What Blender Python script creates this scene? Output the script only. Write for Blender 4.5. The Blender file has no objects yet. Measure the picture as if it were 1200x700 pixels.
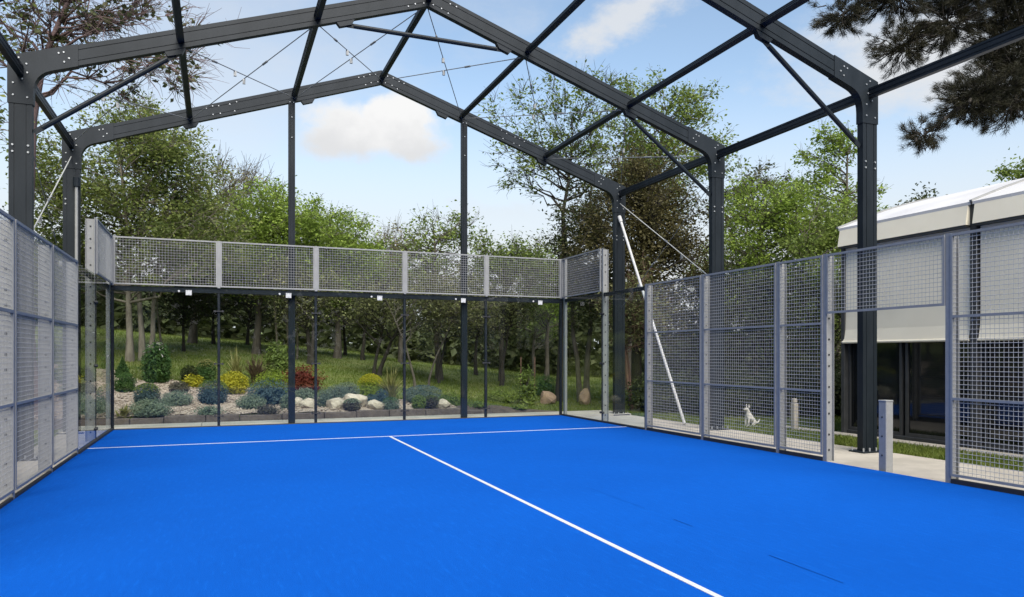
import bpy, bmesh, math, random
import numpy as np
from mathutils import Vector, Matrix

S = bpy.context.scene
COL = S.collection
R = math.radians

# ------------------------------------------------------------------ camera
cam_data = bpy.data.cameras.new('camera')
cam = bpy.data.objects.new('camera', cam_data)
COL.objects.link(cam)
cam.location = (-3.01, -7.54, 1.512)
cam.rotation_euler = (math.pi / 2, 0, -0.392)
cam_data.sensor_width = 36
cam_data.sensor_fit = 'HORIZONTAL'
cam_data.lens = 26.957
cam_data.shift_x = -0.02273
cam_data.shift_y = 0.0555
cam_data.clip_start = 0.05
cam_data.clip_end = 6000
S.camera = cam

# ------------------------------------------------------------------ render, exposure
S.view_settings.view_transform = 'Standard'
S.view_settings.look = 'None'
S.view_settings.gamma = 1
S.view_settings.use_curve_mapping = False
S.view_settings.exposure = 0.6
S.render.engine = 'CYCLES'
S.cycles.use_denoising = True
S.cycles.max_bounces = 8
S.cycles.diffuse_bounces = 3
S.cycles.glossy_bounces = 4
S.cycles.transparent_max_bounces = 24
S.cycles.transmission_bounces = 4
S.cycles.caustics_reflective = False
S.cycles.caustics_refractive = False

# ------------------------------------------------------------------ sun and sky
SUN_EL, SUN_AZ = R(47), R(184)          # azimuth clockwise from +Y: behind the camera
sd = Vector((math.sin(SUN_AZ) * math.cos(SUN_EL), math.cos(SUN_AZ) * math.cos(SUN_EL), math.sin(SUN_EL)))
sun_data = bpy.data.lights.new('sun', 'SUN')
sun_data.energy = 5.0
sun_data.angle = R(50)
sun_data.color = (1.0, 0.94, 0.84)
sun = bpy.data.objects.new('sun', sun_data)
COL.objects.link(sun)
sun.rotation_euler = (-sd).to_track_quat('-Z', 'Y').to_euler()
sun.location = (0, -10, 30)

world = bpy.data.worlds.new('World')
S.world = world
world.use_nodes = True
wt = world.node_tree
wt.nodes.clear()


def nd(tree, typ, **kw):
    n = tree.nodes.new(typ)
    for k, v in kw.items():
        if k.startswith('i_'):
            n.inputs[k[2:].replace('_', ' ')].default_value = v
        else:
            setattr(n, k, v)
    return n


def mth(tree, op, a, b=None, c=None, clamp=False):
    n = tree.nodes.new('ShaderNodeMath')
    n.operation = op
    n.use_clamp = clamp
    for i, x in enumerate((a, b, c)):
        if x is None:
            continue
        if isinstance(x, (int, float)):
            n.inputs[i].default_value = x
        else:
            tree.links.new(x, n.inputs[i])
    return n.outputs[0]


def sstep(tree, x, a, b):
    n = tree.nodes.new('ShaderNodeMapRange')
    n.interpolation_type = 'SMOOTHSTEP'
    n.inputs['From Min'].default_value = a
    n.inputs['From Max'].default_value = b
    tree.links.new(x, n.inputs['Value'])
    return n.outputs['Result']


def mixc(tree, fac, a, b):
    n = tree.nodes.new('ShaderNodeMix')
    n.data_type = 'RGBA'
    for sock, x in ((n.inputs['Factor'], fac), (n.inputs['A'], a), (n.inputs['B'], b)):
        if isinstance(x, (tuple, float, int)):
            sock.default_value = x if not isinstance(x, tuple) else (*x, 1)[:4]
        else:
            tree.links.new(x, sock)
    return n.outputs['Result']


def build_sky():
    t = wt
    L = t.links.new
    sky = nd(t, 'ShaderNodeTexSky', sky_type='NISHITA', sun_disc=False)
    sky.sun_elevation = SUN_EL
    sky.sun_rotation = SUN_AZ
    sky.altitude = 50
    sky.air_density = 1.0
    sky.dust_density = 0.6
    sky.ozone_density = 2.0
    tc = nd(t, 'ShaderNodeTexCoord')
    d = tc.outputs['Generated']
    sep = nd(t, 'ShaderNodeSeparateXYZ')
    L(d, sep.inputs[0])
    z = sep.outputs['Z']

    def noise(scale, detail, rough, stretch=(1, 1, 1), off=(0, 0, 0)):
        mp = nd(t, 'ShaderNodeMapping')
        mp.inputs['Scale'].default_value = stretch
        mp.inputs['Location'].default_value = off
        L(d, mp.inputs['Vector'])
        n = nd(t, 'ShaderNodeTexNoise', i_Scale=scale, i_Detail=detail, i_Roughness=rough)
        L(mp.outputs[0], n.inputs['Vector'])
        return n.outputs['Fac']

    def axis(vec, c):
        v = nd(t, 'ShaderNodeVectorMath', operation='SUBTRACT')
        L(d, v.inputs[0])
        v.inputs[1].default_value = c
        q = nd(t, 'ShaderNodeVectorMath', operation='DOT_PRODUCT')
        L(v.outputs[0], q.inputs[0])
        q.inputs[1].default_value = vec
        return q.outputs['Value']

    def blob(c, w, h, n, amp, a, b, tilt=0.0, belly=1.0):
        cv = Vector(c).normalized()
        rt = cv.cross(Vector((0, 0, 1))).normalized()
        up = rt.cross(cv)
        rt, up = rt * math.cos(tilt) + up * math.sin(tilt), up * math.cos(tilt) - rt * math.sin(tilt)
        x = mth(t, 'DIVIDE', axis(rt, cv), w)
        y = mth(t, 'DIVIDE', axis(up, cv), h)
        yy = mth(t, 'MAXIMUM', y, mth(t, 'MULTIPLY', y, -belly))
        r = mth(t, 'SQRT', mth(t, 'ADD', mth(t, 'MULTIPLY', x, x), mth(t, 'MULTIPLY', yy, yy)))
        # only the half of the sky that faces the cloud
        dp = nd(t, 'ShaderNodeVectorMath', operation='DOT_PRODUCT')
        L(d, dp.inputs[0])
        dp.inputs[1].default_value = cv
        r = mth(t, 'ADD', r, mth(t, 'MULTIPLY', mth(t, 'SUBTRACT', n, 0.5), amp))
        m = sstep(t, r, b, a)
        return mth(t, 'MULTIPLY', m, mth(t, 'GREATER_THAN', dp.outputs['Value'], 0.3)), y

    n_big = noise(2.3, 8, 0.6, (1, 1, 2.2), (1.3, 0.4, 0.2))
    n_mid = noise(19, 9, 0.55, (1, 1, 1.2))
    n_fine = noise(9, 7, 0.65, (1, 1, 1.8), (3, 1, 2))
    haze = sstep(t, z, 0.36, 0.08)
    haze = mth(t, 'MULTIPLY', haze, 0.97)
    veil = mth(t, 'MULTIPLY', sstep(t, n_big, 0.50, 0.76), 0.65)
    cum, cy = blob((0.181, 0.944, 0.264), 0.098, 0.046, n_mid, 1.9, 0.50, 1.18, 0.0, 1.9)
    cum2, _ = blob((0.200, 0.932, 0.292), 0.052, 0.038, n_mid, 1.9, 0.60, 1.08, 0.0, 1.3)
    cum = mth(t, 'MAXIMUM', cum, cum2)
    wisp, _ = blob((0.449, 0.799, 0.402), 0.100, 0.030, n_fine, 2.8, 0.2, 1.05, 0.5)
    wisp = mth(t, 'MULTIPLY', wisp, 0.85)
    bank, _ = blob((0.72, 0.611, 0.325), 0.17, 0.06, n_fine, 1.8, 0.3, 1.3, -0.1)
    low, _ = blob((0.34, 0.925, 0.17), 0.30, 0.06, n_fine, 1.6, 0.1, 1.5)
    left, _ = blob((0.00, 0.95, 0.31), 0.20, 0.20, n_fine, 1.2, 0.1, 1.4)
    soft = mth(t, 'MAXIMUM', mth(t, 'MULTIPLY', low, 0.75), mth(t, 'MULTIPLY', left, 0.55))
    m = mth(t, 'MAXIMUM', haze, veil)
    m = mth(t, 'MAXIMUM', m, soft)
    m = mth(t, 'MAXIMUM', m, wisp)
    m = mth(t, 'MAXIMUM', m, mth(t, 'MULTIPLY', bank, 0.95))
    base = nd(t, 'ShaderNodeMix', data_type='RGBA', blend_type='MULTIPLY')
    base.inputs['Factor'].default_value = 1.0
    L(sky.outputs[0], base.inputs['A'])
    base.inputs['B'].default_value = (1.78, 1.63, 1.42, 1)
    c1 = mixc(t, m, base.outputs['Result'], (5.15, 5.28, 5.45))
    # the cumulus: white crown, greyer flat belly
    shade = sstep(t, mth(t, 'ADD', cy, mth(t, 'MULTIPLY', mth(t, 'SUBTRACT', n_mid, 0.5), 2.2)), -0.5, 0.75)
    cumcol = mixc(t, shade, (5.1, 5.15, 5.25), (6.25, 6.25, 6.25))
    c2 = mixc(t, cum, c1, cumcol)
    bg = nd(t, 'ShaderNodeBackground')
    bg.inputs['Strength'].default_value = 0.1
    L(c2, bg.inputs['Color'])
    out = nd(t, 'ShaderNodeOutputWorld')
    L(bg.outputs[0], out.inputs[0])


build_sky()

# ------------------------------------------------------------------ mesh helpers
ORG = {}


def new_mesh(name, verts, faces, mat=None, smooth=False):
    """faces: array (n,k) or a list of such arrays / tuples."""
    me = bpy.data.meshes.new(name)
    verts = np.asarray(verts, dtype=np.float32)
    if isinstance(faces, np.ndarray):
        faces = [faces]
    if faces and not isinstance(faces[0], np.ndarray):
        tot = np.array([len(f) for f in faces], dtype=np.int32)
        idx = np.array([i for f in faces for i in f], dtype=np.int32)
    else:
        tot = np.concatenate([np.full(len(f), f.shape[1], dtype=np.int32) for f in faces])
        idx = np.concatenate([f.ravel() for f in faces]).astype(np.int32)
    me.vertices.add(len(verts))
    me.vertices.foreach_set('co', verts.ravel())
    me.loops.add(len(idx))
    me.loops.foreach_set('vertex_index', idx)
    me.polygons.add(len(tot))
    st = np.zeros(len(tot), dtype=np.int32)
    st[1:] = np.cumsum(tot)[:-1]
    me.polygons.foreach_set('loop_start', st)
    me.polygons.foreach_set('loop_total', tot)
    me.polygons.foreach_set('use_smooth', np.full(len(tot), bool(smooth)))
    me.update(calc_edges=True)
    me.validate()
    if mat:
        me.materials.append(mat)
    return me


class MB:
    """collects solids, builds one mesh"""

    def __init__(self):
        self.v, self.f = [], []

    def add(self, vs, fs):
        o = len(self.v)
        self.v += [tuple(p) for p in vs]
        self.f += [tuple(i + o for i in q) for q in fs]
        return self

    def box(self, x0, x1, y0, y1, z0, z1):
        vs = [(x, y, z) for z in (z0, z1) for y in (y0, y1) for x in (x0, x1)]
        return self.add(vs, [(0, 2, 3, 1), (4, 5, 7, 6), (0, 1, 5, 4), (2, 6, 7, 3), (0, 4, 6, 2), (1, 3, 7, 5)])

    def bbox(self, x0, x1, y0, y1, z0, z1, b):
        """box with chamfered edges"""
        bm = bmesh.new()
        bmesh.ops.create_cube(bm, size=1)
        for v in bm.verts:
            v.co = Vector(((x0 + x1) / 2 + v.co.x * (x1 - x0), (y0 + y1) / 2 + v.co.y * (y1 - y0), (z0 + z1) / 2 + v.co.z * (z1 - z0)))
        bmesh.ops.bevel(bm, geom=bm.edges[:], offset=b, segments=1, affect='EDGES')
        bm.verts.index_update()
        self.add([v.co for v in bm.verts], [[v.index for v in f.verts] for f in bm.faces])
        bm.free()
        return self

    def prism(self, pts, d, caps=True):
        """pts: loop of points, extruded along vector d"""
        n = len(pts)
        d = Vector(d)
        vs = [Vector(p) for p in pts] + [Vector(p) + d for p in pts]
        fs = [(i, (i + 1) % n, n + (i + 1) % n, n + i) for i in range(n)]
        if caps:
            fs += [tuple(range(n - 1, -1, -1)), tuple(range(n, 2 * n))]
        return self.add(vs, fs)

    def bar(self, p0, p1, prof, up=(0, 0, 1)):
        """profile polygon (a,b): a along side, b along up"""
        p0, p1 = Vector(p0), Vector(p1)
        d = (p1 - p0).normalized()
        side = d.cross(Vector(up)).normalized()
        u = side.cross(d)
        return self.prism([p0 + side * a + u * b for a, b in prof], p1 - p0)

    def tube(self, p0, p1, r, n=8):
        p0, p1 = Vector(p0), Vector(p1)
        up = (0, 0, 1) if abs((p1 - p0).normalized().z) < 0.95 else (1, 0, 0)
        return self.bar(p0, p1, [(r * math.cos(2 * math.pi * i / n), r * math.sin(2 * math.pi * i / n)) for i in range(n)], up)

    def mesh(self, name, mat=None, org=(0, 0, 0), smooth=False):
        v = np.array(self.v) - np.array(org)
        return new_mesh(name, v, self.f, mat, smooth)


def rect(w, h):
    return [(-w / 2, -h / 2), (w / 2, -h / 2), (w / 2, h / 2), (-w / 2, h / 2)]


def link(name, me, parent=None, loc=(0, 0, 0), rz=0.0, kind=None):
    o = bpy.data.objects.new(name, me)
    COL.objects.link(o)
    o.location = loc
    o.rotation_euler = (0, 0, rz)
    if parent:
        o.parent = parent
    if kind:
        o['kind'] = kind
    return o


def thing(name, label, cat, loc=(0, 0, 0), group=None):
    o = bpy.data.objects.new(name, None)
    COL.objects.link(o)
    o.location = loc
    o.empty_display_size = 0.3
    o['label'] = label
    o['category'] = cat
    if group:
        o['group'] = group
    ORG[o.name] = Vector(loc)
    return o


def wpart(name, mb, mat, parent, kind=None, smooth=False):
    """a part given in world coordinates, under a thing"""
    org = ORG[parent.name] if parent else Vector((0, 0, 0))
    o = link(name, mb.mesh(name, mat, org, smooth), parent, kind=kind)
    ORG[o.name] = org
    return o


def wcopy(name, me, parent, wloc, rz=0.0, kind=None):
    """a shared mesh set at a world position under a thing"""
    org = ORG[parent.name] if parent else Vector((0, 0, 0))
    o = link(name, me, parent, Vector(wloc) - org, rz, kind)
    ORG[o.name] = Vector(wloc)
    return o


# ------------------------------------------------------------------ materials
def mat_new(name):
    m = bpy.data.materials.new(name)
    m.use_nodes = True
    t = m.node_tree
    return m, t, t.nodes['Principled BSDF']


def pmat(name, c1, c2=None, scale=5.0, rough=0.6, metal=0.0, bump=0.0, bscale=None, detail=6, spec=0.5, coord='Object', stretch=(1, 1, 1), lo=0.35, hi=0.65):
    m, t, b = mat_new(name)
    L = t.links.new
    b.inputs['Roughness'].default_value = rough
    b.inputs['Metallic'].default_value = metal
    b.inputs['Specular IOR Level'].default_value = spec
    tc = nd(t, 'ShaderNodeTexCoord')
    mp = nd(t, 'ShaderNodeMapping')
    mp.inputs['Scale'].default_value = stretch
    L(tc.outputs[coord], mp.inputs['Vector'])
    n = nd(t, 'ShaderNodeTexNoise', i_Scale=scale, i_Detail=detail, i_Roughness=0.6)
    L(mp.outputs[0], n.inputs['Vector'])
    if c2 is None:
        c2 = tuple(x * 0.8 for x in c1)
    f = sstep(t, n.outputs['Fac'], lo, hi)
    L(mixc(t, f, c1, c2), b.inputs['Base Color'])
    if bump:
        n2 = nd(t, 'ShaderNodeTexNoise', i_Scale=bscale or scale * 4, i_Detail=6)
        L(mp.outputs[0], n2.inputs['Vector'])
        bp = nd(t, 'ShaderNodeBump')
        bp.inputs['Strength'].default_value = bump
        bp.inputs['Distance'].default_value = 0.02
        L(n2.outputs['Fac'], bp.inputs['Height'])
        L(bp.outputs[0], b.inputs['Normal'])
    return m


def leaf_mat(name, cols, trans=0.42, rough=0.55, clump=1.2, csc=1.0):
    """each leaf picks its own hue; a broad noise gives clumps of younger and older leaves"""
    m, t, b = mat_new(name)
    L = t.links.new
    g = nd(t, 'ShaderNodeNewGeometry')
    tc = nd(t, 'ShaderNodeTexCoord')
    n = nd(t, 'ShaderNodeTexNoise', i_Scale=clump, i_Detail=3)
    L(tc.outputs['Object'], n.inputs['Vector'])
    f = mth(t, 'ADD', mth(t, 'MULTIPLY', g.outputs['Random Per Island'], 0.5), mth(t, 'MULTIPLY', mth(t, 'SUBTRACT', n.outputs['Fac'], 0.34), 1.5), clamp=True)
    r = nd(t, 'ShaderNodeValToRGB')
    el = r.color_ramp.elements
    while len(el) < len(cols):
        el.new(0.5)
    for i, c in enumerate(cols):
        el[i].position = i / (len(cols) - 1)
        el[i].color = (*[x * csc for x in c], 1)
    L(f, r.inputs['Fac'])
    b.inputs['Roughness'].default_value = rough
    b.inputs['Specular IOR Level'].default_value = 0.25
    L(r.outputs['Color'], b.inputs['Base Color'])
    if trans:
        tr = nd(t, 'ShaderNodeBsdfTranslucent')
        L(r.outputs['Color'], tr.inputs['Color'])
        mx = nd(t, 'ShaderNodeMixShader')
        mx.inputs[0].default_value = trans
        L(b.outputs[0], mx.inputs[1])
        L(tr.outputs[0], mx.inputs[2])
        L(mx.outputs[0], t.nodes['Material Output'].inputs['Surface'])
    return m


def glass_mat(name, tint=(0.925, 0.955, 0.95)):
    m = bpy.data.materials.new(name)
    m.use_nodes = True
    t = m.node_tree
    t.nodes.clear()
    L = t.links.new
    tr = nd(t, 'ShaderNodeBsdfTransparent')
    tr.inputs['Color'].default_value = (*tint, 1)
    gl = nd(t, 'ShaderNodeBsdfGlossy')
    gl.inputs['Roughness'].default_value = 0.0
    fr = nd(t, 'ShaderNodeFresnel', i_IOR=1.5)
    geo = nd(t, 'ShaderNodeNewGeometry')
    mx = nd(t, 'ShaderNodeMixShader')
    fac = mth(t, 'MULTIPLY', fr.outputs[0], mth(t, 'SUBTRACT', 1.0, geo.outputs['Backfacing']))
    L(fac, mx.inputs[0])
    L(tr.outputs[0], mx.inputs[1])
    L(gl.outputs[0], mx.inputs[2])
    out = nd(t, 'ShaderNodeOutputMaterial')
    L(mx.outputs[0], out.inputs['Surface'])
    return m


M = {}
M['steel'] = pmat('anthracite_steel', (0.0085, 0.0125, 0.0170), (0.0135, 0.0180, 0.0235), 3, 0.45, 0.0, 0.04, 60, spec=0.2, stretch=(1, 1, 0.3))
M['steel_dark'] = pmat('dark_steel', (0.010, 0.013, 0.019), (0.016, 0.020, 0.027), 4, 0.5, spec=0.2)
M['black'] = pmat('black_rubber', (0.012, 0.013, 0.016), (0.020, 0.021, 0.025), 9, 0.6)
M['galv'] = pmat('galvanised_steel', (0.265, 0.27, 0.27), (0.235, 0.24, 0.24), 9, 0.55, 0.1, 0.04, 50)
M['wire'] = pmat('galvanised_wire', (0.36, 0.365, 0.365), (0.31, 0.315, 0.315), 14, 0.6, 0.0)
M['bolt'] = pmat('zinc_bolt', (0.36, 0.375, 0.39), (0.27, 0.285, 0.30), 30, 0.35, 0.3)
M['cable'] = pmat('steel_cable', (0.16, 0.17, 0.18), (0.24, 0.25, 0.26), 30, 0.5, 0.3)
M['cable_light'] = pmat('bare_steel_cable', (0.55, 0.55, 0.52), (0.42, 0.42, 0.40), 30, 0.5, 0.3)
M['pipe'] = pmat('pale_pipe', (0.48, 0.485, 0.49), (0.44, 0.445, 0.45), 6, 0.5)
M['concrete'] = pmat('pale_concrete', (0.44, 0.405, 0.35), (0.35, 0.325, 0.28), 1.6, 0.9, 0, 0.25, 40, detail=10)
M['render'] = pmat('pale_render', (0.26, 0.26, 0.26), (0.19, 0.19, 0.19), 1.2, 0.9, 0, 0.2, 30, detail=10)
M['blind'] = pmat('blind_canvas', (0.80, 0.75, 0.61), (0.76, 0.71, 0.575), 1.1, 0.85, 0, 0.08, 90, detail=8)
M['roof'] = pmat('white_membrane', (0.54, 0.54, 0.55), (0.47, 0.47, 0.485), 0.9, 0.55, 0, 0.03, 20)
M['frame_dark'] = pmat('door_frame', (0.030, 0.032, 0.034), (0.040, 0.042, 0.045), 6, 0.5)
M['pane_dark'] = pmat('dark_glazing', (0.006, 0.007, 0.008), (0.010, 0.011, 0.012), 2, 0.04, spec=0.5)
M['glass'] = glass_mat('court_glass')
M['white'] = pmat('white_line', (0.56, 0.57, 0.59), (0.45, 0.48, 0.53), 60, 0.9, 0, 0.4, 200)
M['label'] = pmat('white_label', (0.50, 0.51, 0.52), (0.28, 0.29, 0.30), 28, 0.5, lo=0.52, hi=0.62)
M['stone_pale'] = pmat('pale_limestone', (0.54, 0.47, 0.37), (0.34, 0.29, 0.22), 4, 0.9, 0, 0.8, 14, detail=10)
M['stone_tan'] = pmat('tan_sandstone', (0.30, 0.21, 0.14), (0.20, 0.14, 0.10), 3, 0.9, 0, 0.7, 12, detail=10)
M['edging'] = pmat('edging_stone', (0.085, 0.066, 0.058), (0.13, 0.105, 0.092), 5, 0.95, 0, 0.9, 20, detail=10)
M['bark'] = pmat('grey_bark', (0.11, 0.095, 0.078), (0.055, 0.047, 0.038), 6, 0.95, 0, 0.9, 16, stretch=(1, 1, 0.25))
M['bark_dark'] = pmat('dark_bark', (0.040, 0.034, 0.028), (0.022, 0.019, 0.016), 6, 0.95, 0, 0.9, 16, stretch=(1, 1, 0.25))
M['bark_pale'] = pmat('pale_bark', (0.20, 0.175, 0.14), (0.11, 0.095, 0.075), 5, 0.95, 0, 0.8, 14, stretch=(1, 1, 0.3))
M['bark_red'] = pmat('reddish_bark', (0.13, 0.07, 0.05), (0.07, 0.042, 0.034), 6, 0.95, 0, 0.9, 16, stretch=(1, 1, 0.25))
M['bark_purple'] = pmat('purple_brown_bark', (0.150, 0.100, 0.098), (0.090, 0.062, 0.060), 6, 0.95, 0, 0.6, 16, stretch=(1, 1, 0.25))
M['statue'] = pmat('white_garden_stone', (0.62, 0.61, 0.57), (0.44, 0.43, 0.40), 12, 0.9, 0, 0.3, 40)
M['wood_stake'] = pmat('weathered_stake', (0.42, 0.39, 0.33), (0.28, 0.26, 0.22), 10, 0.95, 0, 0.4, 30, stretch=(1, 1, 0.2))
# leaves
M['lf_olive'] = leaf_mat('leaves_olive', [(0.028, 0.038, 0.012), (0.060, 0.078, 0.020), (0.115, 0.125, 0.035)], csc=2.6)
M['lf_bright'] = leaf_mat('leaves_bright', [(0.050, 0.076, 0.014), (0.092, 0.132, 0.022), (0.150, 0.190, 0.040)], csc=2.2)
M['lf_mid'] = leaf_mat('leaves_mid', [(0.040, 0.060, 0.016), (0.080, 0.110, 0.025), (0.135, 0.165, 0.042)], csc=2.1)
M['lf_tan'] = leaf_mat('leaves_tan', [(0.070, 0.065, 0.030), (0.120, 0.110, 0.048), (0.165, 0.150, 0.075)], csc=1.9)
M['lf_brown'] = leaf_mat('leaves_brown_green', [(0.024, 0.024, 0.010), (0.050, 0.046, 0.018), (0.090, 0.076, 0.030)], csc=1.7)
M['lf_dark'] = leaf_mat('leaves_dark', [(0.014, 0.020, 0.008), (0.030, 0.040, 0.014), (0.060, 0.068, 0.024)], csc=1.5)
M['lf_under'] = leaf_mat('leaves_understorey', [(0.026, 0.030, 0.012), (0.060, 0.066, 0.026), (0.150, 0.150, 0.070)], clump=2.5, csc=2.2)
M['lf_purple'] = leaf_mat('leaves_dull_green', [(0.040, 0.050, 0.024), (0.078, 0.090, 0.040), (0.130, 0.130, 0.066)], csc=1.3)
M['lf_red'] = leaf_mat('leaves_dark_red', [(0.075, 0.016, 0.012), (0.140, 0.030, 0.020), (0.200, 0.060, 0.034)], csc=1.25)
M['lf_yellow'] = leaf_mat('leaves_golden', [(0.140, 0.150, 0.014), (0.280, 0.260, 0.020), (0.400, 0.360, 0.040)], clump=5, csc=1.6)
M['lf_lime'] = leaf_mat('leaves_lime', [(0.090, 0.130, 0.016), (0.150, 0.200, 0.022), (0.220, 0.260, 0.036)], clump=5, csc=1.7)
M['lf_blue'] = leaf_mat('leaves_blue_green', [(0.030, 0.055, 0.062), (0.055, 0.090, 0.098), (0.095, 0.130, 0.130)], clump=5, csc=1.75)
M['lf_sage'] = leaf_mat('leaves_sage', [(0.070, 0.095, 0.065), (0.115, 0.145, 0.100), (0.180, 0.205, 0.150)], clump=5, csc=1.9)
M['lf_grey'] = leaf_mat('leaves_grey_green', [(0.060, 0.085, 0.066), (0.100, 0.130, 0.100), (0.150, 0.180, 0.140)], clump=6, csc=1.8)
M['lf_green'] = leaf_mat('leaves_garden_green', [(0.020, 0.045, 0.014), (0.040, 0.080, 0.022), (0.075, 0.125, 0.035)], clump=5, csc=1.9)
M['lf_purpleherb'] = leaf_mat('leaves_purple_green', [(0.055, 0.050, 0.050), (0.085, 0.080, 0.066), (0.120, 0.120, 0.080)], clump=5, csc=1.4)
M['lf_strapgreen'] = leaf_mat('strap_leaves_cream', [(0.10, 0.12, 0.030), (0.26, 0.25, 0.080), (0.48, 0.45, 0.22)], clump=6)
M['lf_strapbrown'] = leaf_mat('strap_leaves_brown', [(0.070, 0.050, 0.035), (0.120, 0.085, 0.050), (0.200, 0.160, 0.090)], clump=6)
M['flower'] = leaf_mat('pale_flowers', [(0.55, 0.50, 0.48), (0.70, 0.66, 0.62)])
M['needle'] = leaf_mat('pine_needles', [(0.010, 0.011, 0.006), (0.020, 0.020, 0.009), (0.042, 0.034, 0.014)], trans=0.1)
M['grass'] = leaf_mat('grass_blades', [(0.050, 0.075, 0.012), (0.085, 0.115, 0.020), (0.140, 0.150, 0.040)], clump=0.8, csc=1.6)
M['lf_wood'] = leaf_mat('leaves_far_wood', [(0.014, 0.018, 0.008), (0.028, 0.034, 0.014), (0.050, 0.054, 0.024)], clump=0.4, csc=2.8)


def turf_material():
    m, t, b = mat_new('blue_turf')
    L = t.links.new
    tc = nd(t, 'ShaderNodeTexCoord')
    big = nd(t, 'ShaderNodeTexNoise', i_Scale=0.5, i_Detail=4)
    L(tc.outputs['Object'], big.inputs['Vector'])
    mp = nd(t, 'ShaderNodeMapping')
    mp.inputs['Scale'].default_value = (1, 0.35, 1)
    L(tc.outputs['Object'], mp.inputs['Vector'])
    fine = nd(t, 'ShaderNodeTexNoise', i_Scale=160, i_Detail=3, i_Roughness=0.7)
    L(mp.outputs[0], fine.inputs['Vector'])
    c = mixc(t, sstep(t, big.outputs['Fac'], 0.3, 0.7), (0.0010, 0.069, 0.375), (0.0013, 0.079, 0.42))
    c = mixc(t, sstep(t, fine.outputs['Fac'], 0.35, 0.75), c, (0.0014, 0.058, 0.31))
    mp2 = nd(t, 'ShaderNodeMapping')
    mp2.inputs['Scale'].default_value = (1, 0.16, 1)
    L(tc.outputs['Object'], mp2.inputs['Vector'])
    streak = nd(t, 'ShaderNodeTexNoise', i_Scale=26, i_Detail=6, i_Roughness=0.7)
    L(mp2.outputs[0], streak.inputs['Vector'])
    c = mixc(t, mth(t, 'MULTIPLY', sstep(t, streak.outputs['Fac'], 0.5, 0.78), 0.55), c, (0.0035, 0.105, 0.50))
    c = mixc(t, mth(t, 'MULTIPLY', sstep(t, streak.outputs['Fac'], 0.48, 0.25), 0.5), c, (0.0012, 0.052, 0.29))
    grain = nd(t, 'ShaderNodeTexNoise', i_Scale=420, i_Detail=2, i_Roughness=0.8)
    L(mp.outputs[0], grain.inputs['Vector'])
    c = mixc(t, mth(t, 'MULTIPLY', sstep(t, grain.outputs['Fac'], 0.55, 0.75), 0.5), c, (0.004, 0.118, 0.52))
    L(c, b.inputs['Base Color'])
    b.inputs['Roughness'].default_value = 0.95
    b.inputs['Specular IOR Level'].default_value = 0.04
    b.inputs['Sheen Weight'].default_value = 0.06
    b.inputs['Sheen Tint'].default_value = (0.1, 0.35, 1.0, 1)
    bp = nd(t, 'ShaderNodeBump')
    bp.inputs['Strength'].default_value = 0.6
    bp.inputs['Distance'].default_value = 0.006
    L(fine.outputs['Fac'], bp.inputs['Height'])
    L(bp.outputs[0], b.inputs['Normal'])
    return m


M['turf'] = turf_material()
M['lawn'] = pmat('lawn', (0.095, 0.128, 0.024), (0.140, 0.155, 0.044), 0.9, 0.95, 0, 0.6, 30, detail=12)
M['soil'] = pmat('soil', (0.105, 0.080, 0.060), (0.060, 0.046, 0.036), 5, 0.95, 0, 0.8, 30, detail=12)
M['gravel'] = pmat('gravel_bed', (0.48, 0.39, 0.315), (0.30, 0.245, 0.20), 22, 0.95, 0, 0.9, 40, detail=8)
M['pebble'] = leaf_mat('pebbles', [(0.20, 0.155, 0.125), (0.33, 0.27, 0.215), (0.50, 0.43, 0.36)], trans=0, rough=0.9, clump=3)
M['seam'] = pmat('turf_seam', (0.002, 0.034, 0.19), (0.002, 0.062, 0.33), 3, 0.95, spec=0.05)


# ------------------------------------------------------------------ terrain
def smn(a, b, x):
    t = np.clip((x - a) / (b - a), 0, 1)
    return t * t * (3 - 2 * t)


def Hh(x, y):
    x = np.asarray(x, float)
    y = np.asarray(y, float)
    t = y - 11.7
    hb = np.clip(.85 - .07 * (x + 5), .10, 1.0)
    hc = np.clip(1.75 - .09 * (x + 1.6), .35, 2.4)
    h = -.09 + .20 * smn(0, .3, t) * (1 - smn(3.5, 6, x)) + (hb - .11) * smn(0, 4.2, t)
    h = h + (hc - hb) * np.clip((t - 3.2) / 10, 0, 1)
    return h + .05 * np.clip(t - 13.2, 0, 40)


def grid_mesh(name, xs, ys, zf, mat, keep=None):
    X, Y = np.meshgrid(xs, ys)
    Z = zf(X, Y)
    v = np.stack([X.ravel(), Y.ravel(), Z.ravel()], 1)
    nx, ny = len(xs), len(ys)
    i = (np.arange(ny - 1)[:, None] * nx + np.arange(nx - 1)[None]).ravel()
    f = np.stack([i, i + 1, i + nx + 1, i + nx], 1)
    if keep is not None:
        c = v[f].mean(1)
        f = f[keep(c[:, 0], c[:, 1])]
    return new_mesh(name, v, f, mat, True)


xs = np.unique(np.concatenate([np.linspace(-1500, -60, 12), np.linspace(-60, -10, 26), np.arange(-10, 14, .4), np.linspace(14, 70, 29), np.linspace(70, 1500, 12)]))
ys = np.unique(np.concatenate([np.linspace(-1500, -30, 12), np.linspace(-30, 11, 24), np.array([11.7, 11.8, 11.9, 12.0]), np.arange(12.2, 30, .4), np.linspace(30, 70, 24), np.linspace(70, 1500, 14)]))
link('lawn_ground', grid_mesh('lawn_ground', xs, ys, Hh, M['lawn']), kind='structure')

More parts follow.
